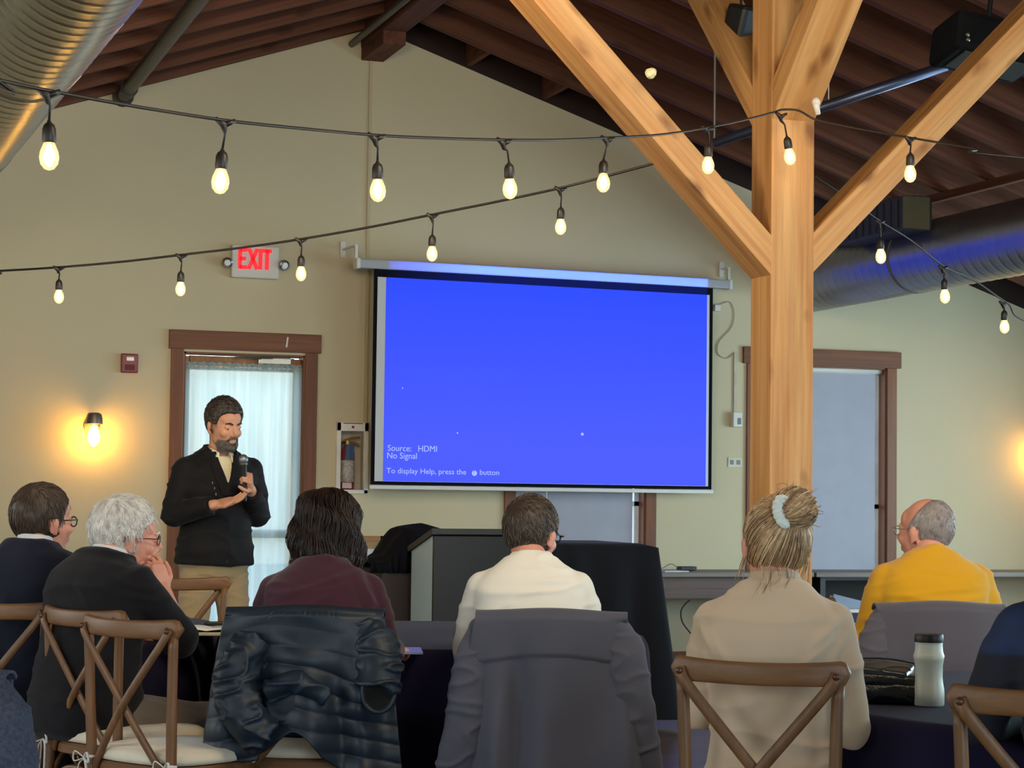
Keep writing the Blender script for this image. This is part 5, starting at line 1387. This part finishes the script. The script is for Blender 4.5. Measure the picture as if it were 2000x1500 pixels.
# --- white haired man resting his cheek on his hand
def white_man():
    yaw = 40; loc = fwd(0, 0, 166, 6.84); sp = Spine(.55, 6, 18, .560)
    hc = sp.p(.565) + Vector((-.005, .062, .044)); h = Head(hc, 24, 8, 6, 1.04)
    ck = h((.074, .082, -.050)); el = Vector((.178, .27, .80))
    wr = ck + (el - ck).normalized() * .115 + Vector((.0, .0, 0))
    arms = {'R': (el, wr, ck + Vector((-.01, .01, .02)) - wr, Vector((-1, -.2, .2)), -1, dict(curls=[.35, .6, .9, 1.0], thumb=.2)),
            'L': (Vector((-.20, .16, .80)), Vector((-.10, .34, .79)), (.5, .8, 0), (0, 0, -1), 1, dict(curl=.5))}
    legs = seated_legs(.13)
    b, sh = make_person('person with white hair and glasses in a black jacket resting his cheek on his hand', loc, yaw, sp, h, arms, legs, sw=1.06, sd=1.08, skin=SKIN_P, voxel=.004, belly=.04)
    dsp = ridge_set([((.15, -.05, 1.02), (.25, .05, .97), .012, .009), ((.17, -.06, .97), (.26, .06, .93), .012, .009), ((.05, -.12, 1.0), (.17, -.08, .86), .012, .006)], folds(61, .007, (4, 4, 9)))
    top_garment('jacket', b, sp, arms, sh, cloth_mat('black wool', '#17161a', .92, sheen=.08, var=.08), g=.022, sw=1.06, sd=1.08, voxel=.007, disp=dsp, smin=-.09, sleeve=(.072, .062, .050), cuff=.38, collar=lapel_collar(sp), belly=.04)
    mb = MB(); collar_ring(sp, .55, .036, .062, .056, fy=.004)(mb); remesh(mb, 'shirt_collar', .004, 2, cloth_mat('white shirt', '#d0d0d0'), b)
    trousers(b, sp, legs, cloth_mat('taupe trousers', '#6a6258')); shoes(b, legs, M_lea)
    cols = hair_mats(['#c9c6c2', '#dedcd8', '#b4b0ac', '#e8e6e2'])
    hair_cap(h, b, short_hair_th(-.72, .020, .014, .018, front=.38, hl=.52), cols, seed=9, strands=1500, slen=.036, rad=.0011, messy=.3, lift=.005, gdrop=.15, crown=(0, -.45, .85))
    glasses(h, b, '#5a4a48', metal=True, rim=.0018); eyes(h, b, cols[0])
white_man()

# --- man in a dark navy shirt cut off by the right edge
def right_man():
    yaw = -4; loc = fwd(0, 0, 2172, 4.55); sp = Spine(.56, 8, 16, .58)
    hc = sp.p(.58) + Vector((.0, .06, .09)); h = Head(hc, -10, 6, 0, 1.03)
    arms = {'R': (Vector((.25, .16, .80)), Vector((.12, .36, .79)), (-.6, .7, 0), (0, 0, -1), -1, dict(curl=.5)),
            'L': (Vector((-.245, .17, .80)), Vector((-.1, .37, .79)), (.6, .7, 0), (0, 0, -1), 1, dict(curl=.5))}
    legs = seated_legs(.13)
    b, sh = make_person('person in a dark navy shirt cut off by the right edge of the picture', loc, yaw, sp, h, arms, legs, sw=1.08, skin=SKIN_P, voxel=.006, belly=.02)
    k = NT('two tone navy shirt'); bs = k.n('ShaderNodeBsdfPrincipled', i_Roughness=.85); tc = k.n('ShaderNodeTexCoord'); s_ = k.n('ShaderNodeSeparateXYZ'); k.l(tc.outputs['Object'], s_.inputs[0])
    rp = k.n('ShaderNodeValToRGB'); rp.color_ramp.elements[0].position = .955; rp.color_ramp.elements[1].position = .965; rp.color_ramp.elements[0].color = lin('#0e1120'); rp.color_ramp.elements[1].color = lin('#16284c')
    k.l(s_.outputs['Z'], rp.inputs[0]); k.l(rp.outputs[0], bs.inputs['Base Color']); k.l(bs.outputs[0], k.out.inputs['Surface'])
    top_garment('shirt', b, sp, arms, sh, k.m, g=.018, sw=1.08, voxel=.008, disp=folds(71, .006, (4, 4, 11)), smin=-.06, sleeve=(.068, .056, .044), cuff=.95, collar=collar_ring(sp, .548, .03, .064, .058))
    trousers(b, sp, legs, cloth_mat('black trousers', '#15151a')); shoes(b, legs, M_lea)
    hair_cap(h, b, short_hair_th(-.66, .012, .008, .010), hair_mats(['#4a3a2c', '#5a4836']), seed=3, strands=200, slen=.03)
right_man()

# --- the speaker
def speaker():
    yaw = 147; D = 10.55; loc = spot(421, D)
    sp = Spine(.93, 1, 6, .60)
    hc = sp.p(.60) + Vector((.0, .045, .115)); h = Head(hc, -8, 14, 2, 1.04)
    mic_h = Vector((-.045, .285, 1.385))                        # hand centre on the microphone
    arms = {'R': (Vector((.24, .03, 1.185)), Vector((.125, .275, 1.235)), (-.80, .42, .22), (.2, .35, .95), 1, dict(curl=.18, spread=.05, thumb=.5)),
            'L': (Vector((-.215, .05, 1.185)), Vector((-.085, .235, 1.315)), (.30, .50, .55), (.85, -.45, .05), 1, dict(curl=1.25, spread=.02, thumb=1.0))}
    legs = {'R': (Vector((.125, .02, .50)), Vector((.15, -.02, .09)), Vector((.19, .14, .035))), 'L': (Vector((-.115, .03, .50)), Vector((-.125, -.01, .09)), Vector((-.16, .15, .035)))}
    b, sh = make_person('standing person with a dark beard in a black jacket and khaki trousers holding a microphone', loc, yaw, sp, h, arms, legs, sw=1.08, sd=1.05, skin=mat('skin tan', '#c08c72', .5, var=.08, vscale=20, spec=.3), voxel=.0036, shx=.178, belly=.02)
    # shirt
    mb = MB(); torso(mb, sp, 1.08, 1.05, .006, smin=-.02, smax=.55, belly=.02)
    remesh(mb, 'shirt', .006, 2, cloth_mat('cream shirt', '#d8cfae', .85), b, folds(5, .003))
    M_jk = cloth_mat('black softshell', '#131214', .7, sheen=.05, var=.1)
    def hem(mb):
        n = 40; vs = []
        for t, w, d, yo in ((.20, .178, .135, 0), (.10, .186, .142, 0), (.02, .190, .146, 0), (-.005, .184, .142, 0)):
            for k in range(n):
                a = 2 * PI * k / n; vs.append(sp.P(t, w * math.cos(a), d * math.sin(a) + yo))
        fs = [(i * n + k, i * n + (k + 1) % n, (i + 1) * n + (k + 1) % n, (i + 1) * n + k) for i in range(3) for k in range(n)]
        fs.append(tuple(range(n))[::-1]); fs.append(tuple(range(3 * n, 4 * n))); mb._add(vs, fs)
    V0 = 1.30; V1 = sp.p(.60).z + .03
    def cut(p):
        if p.y < .02 or p.z < V0: return False
        w = (p.z - V0) / (V1 - V0) * .088
        return abs(p.x) < w and p.y > .02
    top_garment('jacket', b, sp, arms, sh, M_jk, g=.022, sw=1.08, sd=1.05, voxel=.006, disp=folds(81, .007, (5, 5, 12)), smin=.0, sleeve=(.072, .064, .046), cuff=.90, collar=collar_ring(sp, .54, .05, .086, .076, back=1), cut=cut, hem=hem, belly=.02)
    jk = [c for c in b.children if c.name.startswith('jacket')][0]; shirt = [c for c in b.children if c.name.startswith('shirt')][0]
    def hit(o, x, z, d0):
        ok, q, n, i = o.ray_cast(Vector((x, .6, z)), Vector((0, -1, 0))); return q.y if ok else d0
    bpy.context.view_layer.update()
    mb = MB()
    for sd_ in (-1, 1):
        def lap(u, v, sd_=sd_):
            z = V0 - .02 + u * (V1 - V0 - .035); w = max(0, (z - V0) / (V1 - V0)) * .088; x = sd_ * (w - .018 + v * (.024 + .042 * math.sin(PI * min(1, .25 + u * .75))))
            y = hit(jk, sd_ * (abs(x) + .012), z, .12); return Vector((x, min(.2, y + .010 - .004 * v), z))
        mb.grid(lap, 24, 6)
    mb.build('lapel', M_jk, b, smooth=True, solid=.006)
    cc = sp.P(.565, 0, 0)
    def band(u, v, out=0):
        a = R(26 + 308 * u); fr = abs(2 * u - 1) ** 2.5; zt_ = .040 - .030 * fr
        r = .059 + .004 * v; return cc + Vector((math.sin(a) * r, math.cos(a) * r * 1.10, zt_ - v * .05))
    def leaf(u, v):
        a = R(26 + 308 * u + (2 * u - 1) * 6 * v * -1); fr = abs(2 * u - 1) ** 2.5; zt_ = .041 - .030 * fr; ln = .034 + .040 * abs(2 * u - 1) ** 6
        r = .0615 + .020 * v ** .8; return cc + Vector((math.sin(a) * r, math.cos(a) * r * (1.10 + .16 * fr * v), zt_ - v * ln))
    MC = cloth_mat('cream collar', '#e2dabd', .85)
    MB().grid(band, 48, 5).build('collar_band', MC, b, smooth=True, solid=.003); MB().grid(leaf, 48, 8).build('collar_leaf', MC, b, smooth=True, solid=.003)
    mb = MB().box((0, 0, 0), (.008, .006, .36)); mb.v = [Vector((v.x, .155 + (.0 if v.z < 0 else -.008), v.z + 1.12)) for v in mb.v]
    mb.build('zip', mat('zip', '#2c2c30', .4, metal=.5), b)
    for x, z in ((.088, 1.345), (.078, 1.318), (.070, 1.288)):
        y = hit(jk, x, z, .14); MB().box((x, y, z), (.004, .003, .012)).build('reflective_mark', mat('reflective', '#8a8c90', .4), b)
    # wider jeans-cut khakis
    trousers(b, sp, legs, cloth_mat('khaki cotton', '#927f60', .9), g=.014, sw=1.04, voxel=.007, wide=.95); shoes(b, legs, mat('brown leather', '#3c2818', .5))
    cols = hair_mats(['#2e2622', '#3a302a', '#4e4640', '#6a645e'])
    hair_cap(h, b, short_hair_th(-.60, .026, .004, .006, front=.50, hl=.60), cols, seed=12, strands=1300, slen=.03, rad=.0011, messy=.3, lift=.006, gdrop=.0, crown=(0, -.8, .5))
    # beard: shell over the jaw
    m = MB(); rnd = random.Random(3)
    m.ell((0, .034, -.071), (.0545, .0625, .0475), n=40, m=28); m.ell((0, .080, -.098), (.025, .0235, .0205), n=24, m=16)
    m2 = MB()
    for f in m.f:
        c = sum((m.v[i] for i in f), Vector()) / len(f)
        if c.z < -.045 - .35 * max(0, c.y - .06) and not (abs(c.x) < .020 and c.z > -.078 and c.y > .085) and c.y > .0: m2._add([m.v[i] for i in f], [tuple(range(len(f)))])
    m2.tube([(-.030, .092, -.062), (-.020, .1035, -.048), (0, .1085, -.0455), (.020, .1035, -.048), (.030, .092, -.062)], [.004, .006, .0055, .006, .004], 8)
    for k in range(700):
        a = rnd.uniform(-1.5, 1.5); z = rnd.uniform(-.112, -.052); y0 = .036 + .064 * math.cos(a); x0 = .056 * math.sin(a); q = max(0, 1 - ((z + .074) / .048) ** 2) ** .5
        p = Vector((x0 * q, .036 + (y0 - .036) * q, z))
        if abs(p.x) < .02 and z > -.08: continue
        m2.cur = 1; m2.tube([h(p) if False else p, p + Vector((p.x * .06, .002, -.009)), p + Vector((p.x * .1, .002, -.016))], [.0009, .0008, .0003], 3, cap=False)
    m2.v = [h(v) for v in m2.v]; meshobj('beard', m2.v, m2.f, None, b, True, [cols[2], cols[3]], m2.mi)
    eyes(h, b, cols[0])
    # the microphone is a thing of its own, held in the left hand
    W = Matrix.Translation(loc) @ Matrix.Rotation(-YAW - R(yaw), 4, 'Z')
    ax = Vector((.10, .10, 1)).normalized(); c = mic_h + Vector((.02, -.005, -.01))
    t = empty('microphone', W @ c); t.rotation_euler = (0, 0, -YAW - R(yaw)); tag(t, 'handheld black microphone with a silver ball grille held below the beard', 'microphone')
    MB().lathe([(0, -.12), (.011, -.12), (.0125, -.1), (.0165, .05), (.018, .06), (0, .062)], n=20, axis=ax).build('mic_body', M_blackm, t, autos=40)
    MB().lathe([(.018, .06), (.0215, .065), (.0215, .07), (.018, .073), (0, .073)], n=20, axis=ax).build('mic_collar', M_metal, t, autos=40)
    MB().ell(ax * .09, (.0245, .0245, .027), n=20, m=14).build('mic_grille', mat('grille steel', '#80858a', .45, metal=.8, var=.4, vscale=300), t, smooth=True)
speaker()

# ---------------------------------------------------------------- coats hung on chairs
def draped(name, label, chair, material, top_w=.45, bot_w=.56, zb=.40, seed=1, quilt=0.0, sleeves=True, amp=.012, hemf=None, tz=.925, sleeve_r=(.06, .05), flapz=.55, voxel=None, yoke=0):
    t = empty(name, chair.location); t.rotation_euler = chair.rotation_euler; tag(t, label, 'jacket', 'jackets hung on chair backs')
    yb = lambda x: -.205 - .045 * (1 - min(1, (x / .2175) ** 2))
    def f(u, v):
        x0 = (u - .5) * 2
        # v 0..1: front flap up, over the rail, down the back
        Lf = tz - flapz; Lt = .06; zlow = zb + (hemf(x0) if hemf else 0); Lb = tz - zlow; L = Lf + Lt + Lb; s = v * L
        if s < Lf: z = flapz + s; w = top_w * .5 * .96; y = yb(x0 * w) + .035; q = 0
        elif s < Lf + Lt: a = PI * (s - Lf) / Lt; z = tz + .022 * math.sin(a); w = top_w * .5; y = yb(x0 * w) + .035 * math.cos(a); q = 0
        else:
            q = (s - Lf - Lt) / Lb; z = tz - q * Lb; w = (top_w + (bot_w - top_w) * q ** .8) * .5; y = yb(x0 * min(w, .2)) - .035 - .02 * q
        x = x0 * w
        if q > 0:
            fo = math.sin(x0 * 9 + seed + 1.2 * math.sin(x0 * 4 + seed * 2)) * amp * sstep(.05, .6, q) + noise.noise(Vector((x * 6, z * 3, seed))) * amp * 1.2
            y -= fo + (.02 - .045 * x0 * x0) * .6
            if quilt:
                row = ((z - .02 * math.sin(x * 9 + seed) - .03 * noise.noise(Vector((x * 5, z * 5, seed)))) / .062) % 1.0; quilt_ = quilt * (.25 + .75 * sstep(.12, .4, q))
                y -= quilt_ * (abs(math.sin(PI * row)) ** .6) * .8 + noise.noise(Vector((x * 9, z * 12, seed))) * quilt * 1.1
        if yoke and q > 0: y -= .007 * sstep(yoke + .012 * math.cos(x * 9) - .004, yoke + .012 * math.cos(x * 9) + .002, z)
        z += .006 * math.cos(x0 * 3) if s >= Lf else 0
        return (x, y, z)
    MB().grid(f, 110, 180).build('jacket_body', material, t, smooth=True, solid=.007)
    if sleeves:
        for s in (-1, 1):
            pts = bezier([(s * .205, -.215, tz - .035), (s * (.235), -.235, .78), (s * .265, -.245, .60), (s * (.285 + .01 * seed % .02), -.23, .44), (s * .29, -.22, .36)], 8)
            m = MB(); r0, r1 = sleeve_r; N = len(pts)
            m.tube(pts, [r0 * (.7 + .3 * min(1, i / 6)) * (1 - i / N) + r1 * i / N for i in range(N)], 20, flat=.62, up=Vector((0, 1, 0))); m.ell(pts[0], (r0 * .7, r0 * .55, r0 * .55))
            remesh(m, 'sleeve', .006, 3, material, t, folds(seed + s, .007 if not quilt else .010, (8, 8, 16)))
    return t
M_gj = cloth_mat('charcoal softshell', '#50525f', .8, sheen=.12, var=.05)
t = draped('grey_jacket', 'long charcoal jacket hung over the chair behind the cream sweater', S_white, M_gj, seed=1, top_w=.47, bot_w=.60, zb=.33, amp=.026, sleeve_r=(.066, .055), yoke=.80)
draped('grey_jacket', 'dark grey jacket hung over the chair behind the mustard sweater', S_yel, cloth_mat('dark grey twill', '#56525a', .85), seed=4, top_w=.46, bot_w=.52, zb=.40, amp=.008, sleeve_r=(.062, .05))
M_puf = mat('navy puffer nylon', '#14222f', .50, var=.10, vscale=6, bump=.12, bscale=30, spec=.4)
t = draped('puffer_jacket', 'shiny navy puffer jacket hung over the chair of the burgundy woman', S_burg, M_puf, seed=2, top_w=.49, bot_w=.62, zb=.50, quilt=.012, amp=.02, hemf=lambda x: .07 * math.exp(-((x + .05) / .22) ** 2) - .05 * (x > .1) * min(1, (x - .1) * 3) - .02 * (x < -.4), sleeves=False)
m = MB(); pts = bezier([(.16, -.22, .87), (.215, -.24, .83), (.235, -.275, .76), (.225, -.30, .70)], 8)
m.tube(pts, [.062] * 5 + [.068] * (len(pts) - 5), 22, up=Vector((0, 1, 0))); remesh(m, 'sleeve', .005, 2, M_puf, t, folds(9, .012, (10, 10, 26)))
MB().tube([Vector(pts[-1]) + Vector((.055 * math.cos(a) * .9 + .012, -.02 + .01 * math.sin(a), .062 * math.sin(a))) for a in [2 * PI * i / 24 for i in range(25)]], .007, 8).build('sleeve_cuff', M_puf, t, smooth=True)
MB().ell(Vector(pts[-1]) + Vector((.012, -.028, 0)), (.046, .008, .052)).build('sleeve_opening', cloth_mat('dark sleeve mouth', '#07080a'), t, smooth=True)  # near-black plug set into the sleeve mouth for its dark inside
m = MB(); pts = bezier([(-.15, -.26, .85), (-.20, -.30, .74), (-.17, -.33, .62), (-.10, -.32, .56)], 8)
m.tube(pts, [.055] * 6 + [.062] * (len(pts) - 6), 22, up=Vector((0, 1, 0))); remesh(m, 'sleeve', .005, 2, M_puf, t, folds(12, .013, (10, 10, 26)))
m = MB(); pts = [(-.10 + .17 * u, -.31 - .03 * math.sin(PI * u), .735 - .09 * abs(u - .45)) for u in [i / 12 for i in range(13)]]
m.tube(bezier(pts, 2), .03, 16); m.ell((-.02, -.30, .66), (.10, .035, .07)); remesh(m, 'hood', .005, 3, M_puf, t, folds(14, .010, (9, 9, 20)))
draped('grey_coat', 'heathered grey coat at the bottom left corner', S_coat, mat('heather grey wool', '#3d4252', .95, var=.35, vscale=120, bump=.3, bscale=200), seed=6, top_w=.5, bot_w=.62, zb=.25, amp=.02, tz=.90, sleeve_r=(.085, .08))
# ---------------------------------------------------------------- camera, world, lights
sc = bpy.context.scene
cd = bpy.data.cameras.new('camera'); cam = bpy.data.objects.new('camera', cd); COL.objects.link(cam)
M = Matrix((RIGHT, UP, -FWD)).transposed().to_4x4(); M.translation = CAM; cam.matrix_world = M
cd.sensor_width = 36; cd.lens = FPX / 2000 * 36; cd.clip_start = .05; cd.clip_end = 200
sc.camera = cam
w = bpy.data.worlds.new('overcast sky'); sc.world = w; w.use_nodes = True
nt = w.node_tree; bg = nt.nodes['Background']
skt = nt.nodes.new('ShaderNodeTexSky'); skt.sky_type = 'NISHITA'; skt.sun_disc = False; skt.sun_elevation = R(30); skt.sun_rotation = R(200)
mixw = nt.nodes.new('ShaderNodeMixRGB'); mixw.inputs[0].default_value = .75; mixw.inputs[2].default_value = (.75, .93, 1.0, 1)
nt.links.new(skt.outputs[0], mixw.inputs[1]); nt.links.new(mixw.outputs[0], bg.inputs[0]); bg.inputs[1].default_value = 1.2
def area(name, loc, target, sx, sy, power, col):
    l = bpy.data.lights.new(name, 'AREA'); l.shape = 'RECTANGLE'; l.size = sx; l.size_y = sy; l.energy = power; l.color = col
    o = bpy.data.objects.new(name, l); COL.objects.link(o); o.location = loc
    o.rotation_euler = (Vector(target) - Vector(loc)).to_track_quat('-Z', 'Y').to_euler(); return o
DAY = (.58, .86, 1.0)
for i, (a, b, z0, z1) in enumerate(RWIN):
    area('daylight', (XR + .05, (a + b) / 2, (z0 + z1) / 2), (0, (a + b) / 2, 1.2), b - a, z1 - z0, 66 + 8 * i, DAY)
for i, (a, b, z0, z1) in enumerate(LWIN):
    area('daylight', (XL - .05, (a + b) / 2, (z0 + z1) / 2), (6, (a + b) / 2, 1.2), b - a, z1 - z0, 22, (1, .93, .82))
area('daylight', (3.5, YB + .1, 1.7), (3.5, 8, 1.6), 6, 2.2, 260, (.76, .90, 1))  # stands in for rear daylight; the back wall has no window
for x, y, pwr, cl in ((1.2, 7.0, 62, (1, .80, .54)), (2.6, 4.2, 50, (1, .80, .54)), (4.4, 4.0, 30, (1, .86, .68))): area('wall_fill', (x, y, 3.3), (x, WALL + 4, 2.5), .9, .9, pwr, cl)  # added warm fill turned to the gable wall, no fixtures hang here
sc.view_settings.view_transform = 'Standard'; sc.view_settings.look = 'None'; sc.view_settings.exposure = 0.4; sc.view_settings.gamma = 1.0
sc.view_settings.use_curve_mapping = False
sc.cycles.use_denoising = True
sc.cycles.max_bounces = 6; sc.cycles.diffuse_bounces = 3; sc.cycles.transparent_max_bounces = 10
